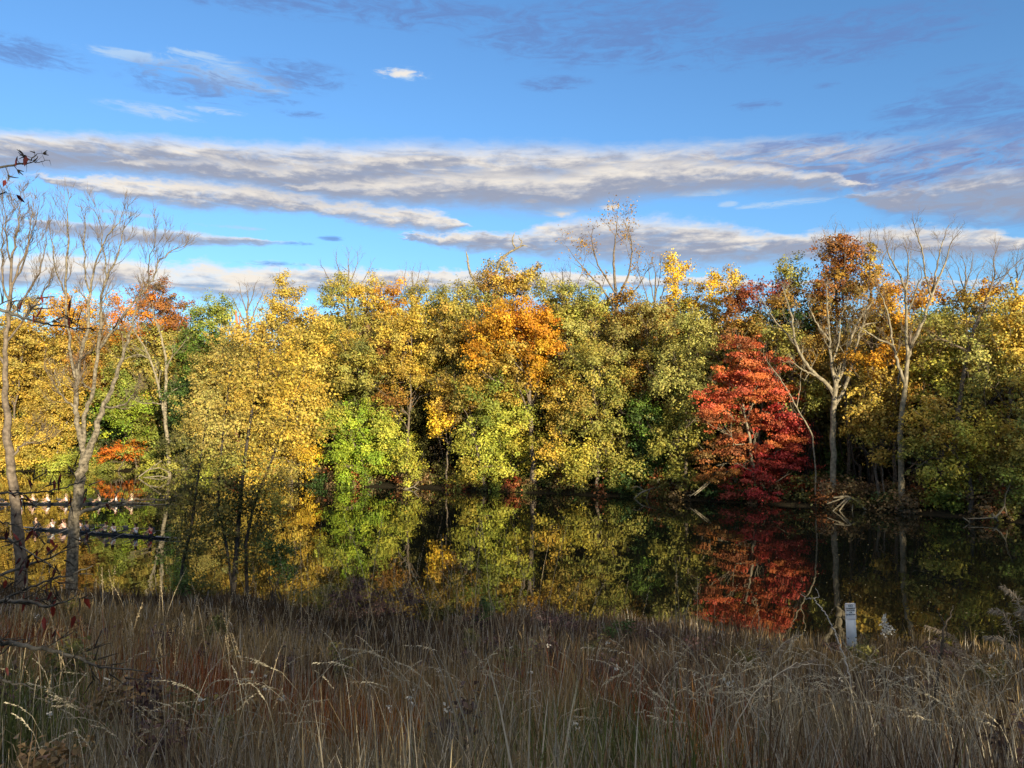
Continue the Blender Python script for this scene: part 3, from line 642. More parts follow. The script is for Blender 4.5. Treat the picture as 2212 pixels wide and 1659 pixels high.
# ------------------------------------------------------------------ bare trees and bushes of the near bank
bare('mossy leaning bare trunk at the near bank, twigs fanned against the clouds', 42, 40.3, [
 [(46,1262,26),(44,1180,22),(33,1090,20),(25,1020,18),(19,960,17),(15,900,14),(12,850,12),(11,780,10),(16,700,8),(22,643,7),(26,569,5),(32,521,4),(42,473,2.5),(44,444,1.5)],
 [(24,620,5),(45,570,4),(58,537,3),(80,463,1.5)], [(20,660,5),(6,617,4),(2,540,3),(8,470,1.5)], [(18,690,5),(50,650,4),(85,590,3),(100,520,1.5)],
 [(26,569,4),(14,510,3),(10,455,1.5)], [(12,800,6),(-20,740,5),(-40,640,3)], [(14,740,5),(45,700,4),(75,660,3),(110,600,2)], [(22,985,6),(50,960,4),(75,955,2)],
 [(28,600,4),(60,545,3),(66,480,2)]], mat=BARK, tl=.85, depth=3, tw=(2, 4), tr=.42, twig=TWIG, up=.4, spread=.6, every=1)
bare('forked bare tree at the near bank with a bough reaching over the boats', 155, 39.8, [
 [(155,1262,25),(158,1160,23),(164,1094,22),(175,1029,21),(183,995,20),(198,958,14),(213,913,12),(224,876,11),(239,846,9),(254,801,8),(270,750,6),(290,690,4),(300,640,3)],
 [(181,990,13),(176,958,12),(166,910,11),(163,870,10),(166,827,9),(170,771,8),(187,734,7),(194,630,5),(208,560,3.5),(235,510,2.5),(261,470,1.5)],
 [(179,970,9),(183,895,9),(201,850,8),(213,753,7),(217,697,6),(218,652,5.5),(228,600,4.5),(258,547,3),(268,491,1.5)],
 [(166,827,7),(150,760,6),(140,637,5),(149,532,3.5),(146,461,2)], [(213,753,6),(262,690,5),(300,640,4),(329,607,3.5),(345,560,3),(385,536,1.5)],
 [(140,650,4),(120,590,3),(112,520,2)], [(194,630,4),(180,570,3),(185,490,2)], [(228,600,3.5),(225,540,2.5),(215,480,1.5)], [(329,607,3),(322,560,2),(335,525,1.5)],
 [(164,1108,9),(200,1098,8),(235,1091,7),(268,1084,6),(300,1079,5),(360,1079,3)], [(285,1080,5),(330,1090,4),(385,1094,2.5)],
 [(224,876,6),(250,882,5),(275,868,3),(290,850,2)], [(201,850,5),(185,835,4),(175,815,3)], [(163,880,6),(140,860,4),(118,830,2.5)]],
 mat=material('grey tan bark', (.165, .135, .095), vary=.75, vscale=7, bump=.03, rough=.9, spec=.1), tl=.9, depth=2, tw=(3, 5), tr=.42, twig=TWIG, up=.45, spread=.6, every=1)
LEAF_OLD = LEAF
autumn_near = 'bushes of the near bank'
def nearbush(label, px, D, blobs, leaf=.10, dens=.5, stems=(), name='shrub', cat='shrub', bark=DARKB, clump=.45, flat=.8, hollow=.3):
    rng = RNG(); base = ground_at(px, D); root = empty(name, base); tag(root, label, cat, autumn_near)
    k = D / FPX; bl = [(at(x, y, D + rng.uniform(-.6, .6)), (rx * k, min(rx, 60) * k * .9, ry * k), pal) for x, y, rx, ry, pal in blobs]
    mb = MB(); crown(mb, bl, rng, leaf, dens, flat, clump, hollow); mb.build('crown', LEAF, root, colors=True)
    tb = MB()
    for st in stems:
        P = [at(x, y, D + i * .12) for i, (x, y, w) in enumerate(st)]; P[0][2] = base[2] - .1; P = np.array(P); t = np.arange(len(P)); tt = np.linspace(0, len(P) - 1, 12)
        Q = np.stack([np.interp(tt, t, P[:, c]) for c in range(3)], 1); tb.tube(Q, np.interp(tt, t, [w * k * .5 for _, _, w in st]), 6)
        for i in range(3, 12): grow(tb, Q[i], rng.normal(size=3) + np.array((0, 0, .5)), 1.1, .022, 2, rng, .3, .7, None, None, (2, 3))
    if not stems:
        for i in range(14):
            b = bl[rng.integers(len(bl))]; tb.tube(bend(base + rng.normal(size=3) * (.3, .2, 0), b[0] + unit(rng.normal(size=3)) * b[1] * .95, 6, .3, rng), np.linspace(.018, .006, 6), 4)
    tb.build('stems', bark, root); return root
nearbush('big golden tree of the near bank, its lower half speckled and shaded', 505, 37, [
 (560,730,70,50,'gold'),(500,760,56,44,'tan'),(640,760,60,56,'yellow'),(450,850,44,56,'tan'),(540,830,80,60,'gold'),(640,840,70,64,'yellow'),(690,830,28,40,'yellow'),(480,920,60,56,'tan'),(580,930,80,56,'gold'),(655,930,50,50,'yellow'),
 (420,990,44,60,'darkolive'),(500,1000,70,50,'olive'),(590,1020,60,46,'tan'),(470,1075,70,50,'darkolive'),(545,1085,50,50,'darkolive'),(395,1070,36,50,'darkolive'),(420,1130,44,34,'darkolive'),(500,1150,60,36,'darkolive'),(600,1080,34,44,'olive'),(450,1130,50,50,'darkolive'),(560,1150,44,40,'darkolive'),(400,1190,40,36,'darkolive'),(520,1215,60,26,'darkolive'),(620,1020,36,40,'tan')],  # dark palettes low down put shade into the leaf colour
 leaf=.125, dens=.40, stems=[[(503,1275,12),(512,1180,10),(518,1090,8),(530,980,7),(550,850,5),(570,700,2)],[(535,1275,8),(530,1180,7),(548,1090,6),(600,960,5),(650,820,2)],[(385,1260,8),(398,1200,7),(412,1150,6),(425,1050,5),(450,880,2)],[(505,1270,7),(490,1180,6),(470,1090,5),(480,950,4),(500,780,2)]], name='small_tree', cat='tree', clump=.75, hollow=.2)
nearbush('dark green ivy clad stump between the big golden tree and the open water', 602, 35, [(600,1195,26,34,'darkgreen'),(612,1230,30,30,'darkgreen'),(585,1175,14,18,'darkgreen')], leaf=.09, dens=.9)
nearbush('low green bush at the foot of the big golden near bank tree', 400, 36, [(395,1258,34,26,'darkgreen'),(430,1268,40,22,'darkolive')], leaf=.09, dens=.7)
for lab, px, D, bl in (
 ('wide dark purple brown shrub below the lime reflection', 790, 29, [(770,1290,46,40,'wine'),(825,1305,40,34,'wine'),(735,1285,30,36,'darkolive'),(780,1262,24,24,'wine')]),
 ('dark olive shrub beside the purple brown one', 690, 31, [(690,1290,40,28,'darkolive'),(650,1285,30,22,'darkolive')]),
 ('dark brown shrub under the yellow green reflection', 900, 28, [(890,1300,40,38,'wine'),(930,1316,36,30,'darkolive')]),
 ('green pointed shrub where the reflection turns dim', 1050, 27.5, [(1046,1322,26,32,'darkgreen'),(1020,1330,24,20,'wine')]),
 ('low wine brown shrub in the middle of the bank', 1190, 27, [(1180,1340,60,24,'wine'),(1240,1350,40,18,'wine')]),
 ('dark shrub below the red reflection', 1340, 27, [(1330,1365,40,24,'darkgreen'),(1380,1372,40,18,'wine')]),
 ('purple brown shrub round the foot of the white sign post', 1835, 24.5, [(1815,1400,26,16,'wine'),(1860,1398,24,18,'darkolive'),(1790,1408,26,14,'wine')]),
 ('wide low brown shrub beyond the white sign post', 1990, 23, [(1960,1412,50,16,'brown'),(2040,1415,50,18,'wine')])):
    nearbush(lab, px, D, bl, leaf=.07, dens=.6, clump=.35)

# ------------------------------------------------------------------ the near tree standing just outside the view, its boughs hanging in
rng = RNG(); ND = 6.0
base = ground_at(-330, ND + .4); root = empty('cherry_tree', base - np.array((0, 0, .1))); tag(root, 'lichen grey tree whose thin boughs with hanging dark red leaves reach in from the side', 'tree')
LICHEN = material('lichen bark', (.085, .078, .068), vary=.75, vscale=14, rough=.95, spec=.05)
tb, lm, bw = MB(), MB(), MB()
tr = np.array([base - (0, 0, .2), base + (0.05, 0, 1.2), base + (.1, 0, 2.6), base + (0, .1, 4.2), base + (.1, .1, 5.8)]); tb.tube(tr, [.13, .11, .09, .06, .03], 8)
LIM = [
 ([(-330,560,18),(-150,640,12),(0,667,8),(60,690,6),(120,705,4),(160,709,3),(222,712,1.5)], 8, 1),
 ([(-330,420,16),(-120,390,9),(0,362,5),(48,355,4),(66,345,3),(80,332,1.5)], 3, 1),
 ([(48,355,3),(75,350,2),(107,346,1)], 0, 0),
 ([(-330,440,12),(-100,425,6),(0,420,3),(14,415,2)], 1, 0),
 ([(-330,1040,18),(-100,1070,9),(0,1066,5),(60,1066,4),(126,1058,3.5),(157,1046,3),(192,1038,1.5)], 16, 1),
 ([(-330,1180,20),(-120,1260,12),(0,1242,8),(60,1220,6),(120,1203,4),(178,1170,2)], 8, 1),
 ([(-330,1240,18),(-100,1310,12),(0,1298,9),(60,1300,7),(110,1310,5),(160,1290,2)], 8, 1),
 ([(0,1298,6),(60,1270,5),(120,1250,4),(200,1222,2)], 8, 1),
 ([(-330,1290,22),(-100,1375,14),(0,1387,11),(54,1394,9),(119,1408,7),(180,1426,6),(216,1440,4.5),(320,1451,2)], 3, 1),
 ([(-200,1420,10),(0,1466,6),(40,1480,4),(80,1490,2)], 1, 0),
 ([(-330,1150,14),(-60,1150,7),(20,1165,5),(60,1190,3),(120,1230,2)], 10, 1),
 ([(-200,1090,8),(-30,1120,4),(20,1130,3),(60,1150,1.5)], 5, 0)]
k = ND / FPX; DR = np.array([(.12,.018,.016),(.08,.014,.013),(.17,.024,.016),(.06,.012,.012),(.22,.03,.018)])
for li, (L, nl, dp) in enumerate(LIM):
    dep = rng.uniform(-.5, .5)
    P = np.array([at(x, y, ND + dep * i / len(L)) for i, (x, y, w) in enumerate(L)]); t = np.arange(len(P)); tt = np.linspace(0, len(P) - 1, 5 * len(P))
    Q = np.stack([np.interp(tt, t, P[:, c]) for c in range(3)], 1)
    for _ in range(2): Q[1:-1] = Q[1:-1] * .5 + (Q[:-2] + Q[2:]) * .25
    Q[1:-1] += rng.normal(size=(len(Q) - 2, 3)) * .006
    if L[0][0] == -330: Q = np.concatenate([[base + np.array((.05, 0, max(.5, min(5.2, Q[0][2] - base[2] - .1))))], Q]); tt = np.concatenate([[0], tt])
    q = np.interp(tt, t, [w * k * .5 for _, _, w in L]); tb.tube(Q, q, 6)
    vis = [i for i in range(2, len(Q)) if Q[i][0] > -4.3]
    tips = []
    for i in vis[::2]:
        a = unit(rng.normal(size=3) * (1, .6, 1)); grow(bw, Q[i], a + unit(Q[i] - Q[i - 1]) * .8, rng.uniform(.08, .24) * (.45 if Q[i][2] > 10 else 1), max(.0022, q[i] * .45), 1 if dp else 0, rng, .1, .8, None, tips, (1, 3))
    for _ in range(nl):
        p = np.array(tips[rng.integers(len(tips))] if tips else Q[-1]); p = p + rng.normal(size=3) * .01
        ln = rng.uniform(.07, .12); d = unit(np.array((rng.normal() * .35, rng.normal() * .3, -1))); s_ = unit(np.cross(d, rng.normal(size=3))) * ln * .16; n_ = np.cross(d, s_)
        c_ = DR[rng.integers(len(DR))]
        v = [p, p + d * ln * .3 - s_, p + d * ln * .55 + n_ * .6, p + d * ln * .3 + s_ ] ; lm.add(v, [(0, 1, 2, 3)], c_)
        v = [p + d * ln * .3 - s_, p + d * ln * .7 - s_ * .7, p + d * ln + n_ * .4, p + d * ln * .55 + n_ * .6]; lm.add(v, [(0, 1, 2, 3)], c_)
        v = [p + d * ln * .3 + s_, p + d * ln * .55 + n_ * .6, p + d * ln + n_ * .4, p + d * ln * .7 + s_ * .7]; lm.add(v, [(0, 1, 2, 3)], c_)
tb.build('trunk', LICHEN, root, smooth=True); bw.build('crown', DARKB, root); lm.build('leaves', LEAF, root, colors=True)

# ------------------------------------------------------------------ driftwood on the far waterline
def drift(label, D, limbs, mat=PALE):
    rng = RNG(); k = D / FPX; mb = MB(); c = at(limbs[0][0][0], limbs[0][0][1], D); root = None
    for L in limbs:
        P = np.array([at(x, y, D + rng.uniform(-.3, .3)) for x, y, w in L]); t = np.arange(len(P)); tt = np.linspace(0, len(P) - 1, 4 * len(P))
        Q = np.stack([np.interp(tt, t, P[:, cc]) for cc in range(3)], 1); mb.tube(Q, np.interp(tt, t, [w * k * .5 for _, _, w in L]), 6)
        for i in range(3, len(Q), 3): grow(mb, Q[i], rng.normal(size=3) + unit(Q[i] - Q[i - 1]), .5, .02, 0, rng, .0)
    tag(mb.build('fallen_branch', mat, smooth=True), label, 'branch', 'fallen branches at the water')
drift('pale fallen branch arching into the water below the bare trunk', shoreD(1835) - .7, [[(1800,1075,3),(1830,1072,5),(1850,1082,5),(1866,1098,5),(1878,1110,4)],[(1838,1074,4),(1822,1090,3.5),(1810,1108,3)],[(1832,1074,4),(1812,1092,3),(1796,1107,2.5)],[(1846,1078,3),(1842,1092,2.5),(1840,1108,2)],[(1826,1073,3),(1805,1082,2.5),(1786,1088,2)]])
drift('thin grey branch forking over the water near the deep green tree', shoreD(1380) - .6, [[(1445,1044,2),(1425,1052,3),(1405,1056,3),(1385,1064,3),(1366,1080,2)],[(1405,1056,2.5),(1398,1070,2),(1396,1082,2)],[(1395,1062,2),(1376,1050,1.5),(1365,1053,1)]])
drift('grey bleached boughs sweeping out under the red maple', shoreD(1530) - .4, [[(1590,1010,4),(1565,1022,4.5),(1530,1040,4),(1505,1062,3),(1490,1072,2)],[(1565,1000,3),(1545,1030,3),(1525,1050,3),(1500,1070,2)],[(1600,985,3),(1570,1000,3),(1548,1006,2)]])
drift('small crooked branch lying in the water below the lime green tree', shoreD(905) - .8, [[(905,1040,2),(893,1052,3),(870,1058,3),(848,1062,2)],[(893,1052,2),(912,1060,2),(920,1064,1.5)]])
drift('short pale stub poking from the water at the end of the bank', shoreD(2150) - .8, [[(2170,1093,3),(2160,1108,4),(2150,1118,4),(2120,1120,3),(2090,1120,2)],[(2143,1110,5),(2150,1118,5),(2155,1126,4)],[(2080,1118,2.5),(2092,1126,2),(2098,1131,1.5)]])
drift('slender pale stick hanging down to the water at the end of the bank', shoreD(2165) - .4, [[(2185,1040,2),(2172,1070,2.5),(2170,1090,2.5),(2175,1112,2)]])
drift('tangled pale brush heap on the bend behind the far rowing boat', 118, [[(300,1030,3),(320,1015,3),(345,1010,2),(365,1020,2)],[(315,1020,3),(335,1005,2),(350,995,2)],[(310,1032,3),(345,1028,2.5),(375,1035,2)]])

# leaves afloat on the water
rng = RNG(); mb = MB(); n = 260
D = 8.5 * FPX / (rng.uniform(1120, 1400, n) - HOR); px = rng.uniform(1250, 2250, n); x = (px - CX) / FPX * D; ok = (D < far_shore(x) - .5) & (D > near_shore(x) + .3)
p = np.stack([x, D, np.full(n, .012)], 1)[ok]
leaves(mb, p, np.array((0, 0, 1.)) + rng.normal(size=p.shape) * .06, rng.uniform(.05, .14, len(p)), pick('tan', len(p), rng) * .9 + .12, rng)
tag(mb.build('leaves', LEAF, colors=True), 'fallen pale leaves floating on the dark water', 'leaves', kind='stuff')

# ------------------------------------------------------------------ white sign post in the grass
SD = 27.0
ctr = at(1840, 1340, SD); gz = float(ground_z(ctr[0], SD)); tz = at(1840, 1303, SD)[2]; kk = SD / FPX
WPAINT = material('weathered white paint', (.84, .85, .82), vary=.06, vscale=9, rough=.6)
SFACE = material('sign face', (.86, .86, .82), rough=.5); BLK = material('black lettering', (.02, .02, .022), rough=.6); REDL = material('faded red border', (.45, .22, .16), rough=.6)
sp_ = empty('sign_post', (ctr[0], SD, gz)); tag(sp_, 'white board post with a black lettered no swimming notice standing in the grass', 'sign'); sp_.rotation_euler = (0, R(-1.6), 0)
def local(name, mat, fn, parent):
    m = MB(); fn(m); o = m.build(name, mat); o.parent = parent; return o
Hh = tz - gz; Wd = 20.5 * kk
def board(m):
    m.box((0, 0, (Hh - .03) / 2 + .1), (Wd, .05, Hh - .23))
    for i in range(5): m.box((-Wd * .4 + i * Wd * .2, 0, .11 - .05 * (i % 3)), (Wd * .17, .046, .22 + .1 * (i % 2)))
bo = local('post', WPAINT, board, sp_)
pw, ph = 22.5 * kk, 34 * kk
def plate(m):
    a = np.linspace(0, math.pi / 2, 5); r = .03; pts = []
    for cx_, cz_, s_ in ((pw / 2 - r, ph / 2 - r, 0), (-pw / 2 + r, ph / 2 - r, 1), (-pw / 2 + r, -ph / 2 + r, 2), (pw / 2 - r, -ph / 2 + r, 3)):
        pts += [(cx_ + r * math.cos(t + s_ * math.pi / 2), cz_ + r * math.sin(t + s_ * math.pi / 2)) for t in a]
    P = np.array(pts); n = len(P); z0 = Hh - ph / 2
    for yy, fl in ((-.034, 0), (-.027, 1)):
        v = np.stack([P[:, 0], np.full(n, yy), P[:, 1] + z0], 1); f = [(0, i, i + 1, i + 2) for i in range(1, n - 2, 2)]; m.add(v, f + [(0, n - 2, n - 1, n - 1)][:0])
    v = np.concatenate([np.stack([P[:, 0], np.full(n, y_), P[:, 1] + z0], 1) for y_ in (-.034, -.027)]); m.add(v, [(i, (i + 1) % n, n + (i + 1) % n, n + i) for i in range(n)])
pl = local('sign_panel', SFACE, plate, sp_)
def border(m):
    z0 = Hh - ph / 2; a, b = pw / 2 - .018, ph / 2 - .022
    for c, s in (((0, -.0365, z0 + b), (2 * a, .004, .006)), ((0, -.0365, z0 - b), (2 * a, .004, .006)), ((-a, -.0365, z0), (.006, .004, 2 * b - .012)), ((a, -.0365, z0), (.006, .004, 2 * b - .012))): m.box(c, s)
local('border', REDL, border, pl)
for i, (txt, sz, dz) in enumerate((('NO', .085, .190), ('SWIMMING', .062, .105), ('WADING', .062, .035), ('OR', .055, -.035), ('ICE SKATING', .054, -.105))):
    cu = bpy.data.curves.new('lettering', 'FONT'); cu.body = txt; cu.size = sz * 1.1; cu.align_x = 'CENTER'; cu.align_y = 'CENTER'; cu.extrude = .0012; cu.offset = .0015; cu.materials.append(BLK)
    o = bpy.data.objects.new('lettering', cu); COL.objects.link(o); dg = bpy.context.evaluated_depsgraph_get(); dg.update()
    me = bpy.data.meshes.new_from_object(o.evaluated_get(dg)); bpy.data.objects.remove(o); o = bpy.data.objects.new('lettering', me); COL.objects.link(o); o.parent = pl; o.rotation_euler = (math.pi / 2, 0, 0); o.location = (0, -.0365, Hh - ph / 2 + dz)
local('white_cap', WPAINT, lambda m: m.box((0, 0, Hh - .01), (Wd * .9, .04, .02)), sp_)
# ------------------------------------------------------------------ grass
TY = {'tan': [(.33,.235,.125),(.27,.185,.095),(.40,.30,.17)], 'red': [(.27,.085,.038),(.22,.075,.038),(.32,.12,.05)], 'orange': [(.38,.175,.055),(.30,.135,.045),(.42,.22,.08)],
      'green': [(.105,.135,.050),(.14,.16,.06),(.085,.105,.045),(.20,.19,.09)], 'grey': [(.30,.245,.17),(.22,.175,.12),(.40,.34,.25)], 'dark': [(.11,.075,.05),(.085,.06,.045),(.15,.10,.065)], 'purple': [(.165,.112,.082),(.12,.08,.06),(.22,.155,.11)]}
TY = {k: np.array(v) * ((1.12, 1.05, .86) if k != 'green' else (1.2, 1.2, .9)) for k, v in TY.items()}
PATCH = [(560,11,1.5,'red'),(600,10,1.2,'red'),(520,13,1.6,'red'),(430,15,2,'tan'),(100,7,1.0,'green'),(160,8,1.0,'green'),(20,9,1.2,'green'),(60,16,2.5,'red'),(200,20,3,'tan'),(300,27,4,'tan'),(100,30,4,'dark'),
 (820,7.5,.9,'orange'),(760,8.5,1.0,'red'),(880,9,1.0,'orange'),(700,11,1.2,'tan'),(900,12,1.5,'tan'),(1000,9,1.0,'tan'),(1250,5,.6,'green'),(1330,5.4,.7,'green'),(1290,6.3,.8,'green'),(1360,7.2,.7,'green'),(1060,6,.6,'green'),(960,7.5,.7,'green'),
 (1480,6,.45,'orange'),(1530,5.2,.35,'orange'),(1520,7,.5,'orange'),(1450,8,.6,'red'),(1170,11,1.2,'red'),(1200,14,2,'purple'),(1050,17,2.5,'dark'),(800,17,2.5,'dark'),(600,19,3,'tan'),(1350,12,1.6,'purple'),(1300,19,3,'tan'),(1600,12,1.6,'grey'),
 (1700,8,1,'grey'),(1600,9,.9,'purple'),(1850,6.5,1.0,'grey'),(1900,9,1.3,'purple'),(2050,8,1.2,'purple'),(2000,12,2,'purple'),(1800,13,2,'purple'),(2150,6,.9,'grey'),(2150,9.5,1.3,'tan'),(1750,5,.7,'purple'),(1650,5,.5,'green'),(2000,5,.8,'purple'),
 (250,5,.8,'grey'),(100,5,.7,'grey'),(400,5,.8,'purple'),(330,6.5,.9,'grey'),(550,5.2,.7,'grey'),(700,5.4,.7,'grey'),(850,5,.7,'grey'),(1000,5,.6,'grey'),(1150,5,.5,'tan'),(450,8,1,'red'),(330,9,1.1,'tan'),(600,7.5,.9,'tan'),(1130,8,.9,'tan'),
 (1600,22,4,'tan'),(1500,24,4,'purple'),(1750,24,3,'tan'),(1950,21,4,'tan'),(2100,20,4,'dark'),(900,25,4,'dark'),(700,29,4,'dark'),(500,32,4,'dark'),(1200,26,4,'purple'),(1900,16,2.5,'dark'),(1500,15,2,'purple'),(250,13,2,'tan'),(320,18,2,'dark'),(1000,13,1.5,'tan')]
PC = np.array([((p - CX) / FPX * d, d) for p, d, r, t in PATCH]); PR = np.array([p[2] for p in PATCH]); PT = [p[3] for p in PATCH]
def patch_cols(x, y, rng):
    n = len(x); out = np.empty((n, 3)); own = np.zeros(n, int)
    d = ((x[:, None] - PC[None, :, 0]) ** 2 + (y[:, None] - PC[None, :, 1]) ** 2) ** .5 / PR[None]
    d *= rng.uniform(.6, 1.55, d.shape); own = d.argmin(1)
    for t in TY:
        m = np.array([PT[i] == t for i in own])
        if m.any(): p = TY[t]; a = p[rng.integers(len(p), size=m.sum())]; b = p[rng.integers(len(p), size=m.sum())]; out[m] = a + (b - a) * rng.random((m.sum(), 1))
    return out, np.array(PT)[own]
def blades(mb, pos, h, w, az, bnd, col, rng, lv=(0, .3, .58, .82, 1.0), wd=(.8, 1, .8, .5, .06), pw=2.4, ck=.60):
    n = len(pos); lv = np.array(lv); wd = np.array(wd); d = np.stack([np.cos(az), np.sin(az), np.zeros(n)], 1)
    fa = rng.uniform(0, math.pi, n); s = np.stack([np.cos(fa), np.sin(fa), np.zeros(n)], 1) * (w * .5)[:, None]
    t = lv[None, :]; b = bnd[:, None]; pw = np.broadcast_to(np.asarray(pw, float), (n,))[:, None]
    out = h[:, None] * (b * .22 * t + b * ck * t ** pw); up = h[:, None] * (t - np.minimum(.42, b * .36) * t ** (pw + .4))
    P = pos[:, None] + d[:, None] * out[..., None] + np.array((0, 0, 1.)) * up[..., None]
    v = np.stack([P - s[:, None] * wd[None, :, None], P + s[:, None] * wd[None, :, None]], 2)
    L = len(lv); i = np.arange(n)[:, None] * (2 * L) + 2 * np.arange(L - 1)[None]
    f = np.stack([i, i + 1, i + 3, i + 2], -1).reshape(-1, 4)
    mb.add(v.reshape(-1, 3), f, np.repeat(col, L - 1, axis=0)); return P
rng = RNG(); mb = MB()
def scatter(y0, y1, dens):
    A_ = 0
    m = int(dens * (y1 - y0) * (1.40 * (y0 + y1) / 2 + 2)); y = y0 + (y1 - y0) * rng.random(m) ; x = (rng.random(m) * 2 - 1) * (.70 * y + 1.0)
    keep = near_shore(x) - y > .15; x, y = x[keep], y[keep]
    # tussocks: most blades lean out from a common foot
    k = max(1, len(x) // 26); ci = rng.integers(k, size=len(x)); tus = rng.random(len(x)) < .62
    ox, oy = rng.normal(size=len(x)) * .085 * (1 + y0 * .05), rng.normal(size=len(x)) * .085 * (1 + y0 * .05)
    x = np.where(tus, x[ci] + ox, x); y = np.where(tus, y[ci] + oy, y); az = np.where(tus, np.arctan2(oy, ox), rng.uniform(0, 6.28, len(x)))
    hs = rng.uniform(.6, 1.25, len(x)); return x, y, az, np.where(tus, hs[ci] * rng.uniform(.75, 1.1, len(x)), rng.uniform(.5, 1.0, len(x))), np.where(tus, rng.uniform(.6, 1.2, len(x))[ci], .85)
for y0, y1, dens, w0, h0, h1 in ((3.0, 6, 1000, .0085, .72, 1.12), (6, 10, 640, .0095, .72, 1.15), (10, 18, 280, .013, .65, 1.12), (18, 46, 62, .024, .55, 1.0)):
    x, y, az, hm, cm = scatter(y0, y1, dens); n = len(x); z = ground_z(x, y)
    col, ty = patch_cols(x, y, rng)
    h = rng.uniform(h0, h1, n) * hm * (.95 + .22 * np.sin(x * 1.7 + y) * np.sin(y * 1.1 - x * .6)); col = col * cm[:, None]; h = np.where(ty == 'green', h * .85, h); h = np.where(ty == 'dark', h * .8, h)
    curl = rng.random(n) < .42
    bnd = np.where(curl, rng.uniform(.45, 1.0, n), rng.uniform(.04, .36, n)); h = np.where(curl, h * .75, h)
    az = az + rng.normal(size=n) * .5
    pale = rng.random(n) < (.24 if y0 < 6 else .12); col = np.where(pale[:, None], col * .4 + np.array((.38, .34, .28)), col) * rng.uniform(.35, 1.2, (n, 1))
    blades(mb, np.stack([x, y, z - .02], 1), h, w0 * rng.uniform(.6, 1.5, n), az, bnd, col, rng, pw=np.where(curl, 4.5, 2.4))
    # short dead litter underneath, darkened to paint shade into the gaps
    m = n // 2; i = rng.integers(n, size=m)
    blades(mb, np.stack([x[i] + rng.normal(size=m) * .1, y[i] + rng.normal(size=m) * .1, z[i] - .02], 1), h[i] * .45, w0 * rng.uniform(.8, 1.6, m), rng.uniform(0, 6.28, m), rng.uniform(.3, 1.2, m), col[i] * .35, rng)
GRASS = material('dry grass', attr=True, rough=.75, trans=.25, spec=.12)
tag(mb.build('grass', GRASS, colors=True), 'long dry brown grass covering the near bank', 'grass', kind='stuff')
# seed stalks
mb = MB()
def stalks(x, y, h, bnd, az, headlen, col, hw, fl=16, w=.004, pw=3.0):
    n = len(x); z = ground_z(x, y); P = blades(mb, np.stack([x, y, z], 1), h, np.full(n, w), az, bnd, col, rng, (0, .2, .4, .6, .75, .87, .95, 1.0), (1, 1, .9, .8, .7, .6, .5, .4), pw)
    for q in range(fl):
        t = 1 - headlen * q / fl
        lvv = np.array((0, .2, .4, .6, .75, .87, .95, 1.0)); k_ = np.clip(np.searchsorted(lvv, t) - 1, 0, 6); ff = (t - lvv[k_]) / (lvv[k_ + 1] - lvv[k_])
        idx = np.arange(n); c = P[idx, k_] * (1 - ff)[:, None] + P[idx, k_ + 1] * ff[:, None]
        d = unit(P[idx, k_ + 1] - P[idx, k_])
        for r_ in range(2):
            o = unit(rng.normal(size=(n, 3))) * hw[:, None] * np.sin(math.pi * (q + 1) / (fl + 1)) ** .6
            a = d * .018 + o; s_ = np.cross(unit(a), unit(rng.normal(size=(n, 3)))) * .0035
            v = np.stack([c, c + a * .5 - s_, c + a + np.array((0, 0, -.006)), c + a * .5 + s_], 1); mb.add(v.reshape(-1, 3), np.arange(4 * n).reshape(-1, 4), col * rng.uniform(.8, 1.25, (n, 1)))
# foxtails near the viewer
m = 420; px = np.concatenate([rng.uniform(1380, 2230, 290), rng.uniform(-20, 1400, 130)]); y = rng.uniform(3.9, 7.0, m); x = (px - CX) / FPX * y
stalks(x, y, rng.uniform(1.0, 1.5, m), rng.uniform(.16, .46, m), np.where(rng.random(m) < .65, math.pi, 0) + rng.normal(size=m) * .5, rng.uniform(.10, .17, m), np.array((.46, .40, .29)) * rng.uniform(.65, 1.2, (m, 1)), rng.uniform(.007, .013, m), pw=6.0)
# tall straw plumes in the middle distance
m = 300; px = np.concatenate([rng.uniform(520, 1180, 190), rng.uniform(-20, 560, 75), rng.uniform(1180, 1700, 35)]); y = rng.uniform(5.5, 11, m); x = (px - CX) / FPX * y
stalks(x, y, np.where((px > 560) & (px < 1180), rng.uniform(1.5, 2.55, m), rng.uniform(1.2, 2.1, m)), rng.uniform(.04, .30, m), np.where(rng.random(m) < .5, math.pi, 0) + rng.normal(size=m) * .8, rng.uniform(.12, .22, m), np.array((.40, .31, .19)) * rng.uniform(.65, 1.2, (m, 1)), rng.uniform(.010, .022, m), w=.0055)
tag(mb.build('grass', GRASS, colors=True), 'tall straw stalks with drooping seed heads above the grass', 'grass', kind='stuff')

mb = MB()
for i in range(90):            # dark leafy weeds and a little white fluff among the blades
    y = rng.uniform(4.2, 24); x = (rng.uniform(-20, 2230) - CX) / FPX * y
    if near_shore(x) - y < .5: continue
    r_ = rng.uniform(.10, .32) * (1 + y * .02); h = rng.uniform(.25, .60) + (.25 if y < 9 else 0)
    crown(mb, [((x, y, float(ground_z(x, y)) + h), (r_, r_, r_ * rng.uniform(.8, 1.6)), rng.choice(['wine', 'wine', 'brown', 'darkolive', 'wine']))], rng, .035 + .0025 * y, .55, .9, .22, .2)
for i in range(34):
    y = rng.uniform(4.5, 11); x = (rng.uniform(0, 2212) - CX) / FPX * y; c = np.array((x, y, float(ground_z(x, y)) + rng.uniform(.75, 1.1))) + rng.normal(size=(7, 3)) * .014
    leaves(mb, c, rng.normal(size=(7, 3)), .028, np.array((.62, .58, .50)), rng)
tag(mb.build('weeds', LEAF, colors=True), 'dark weeds and bits of white fluff among the dry grass', 'weeds', kind='stuff')
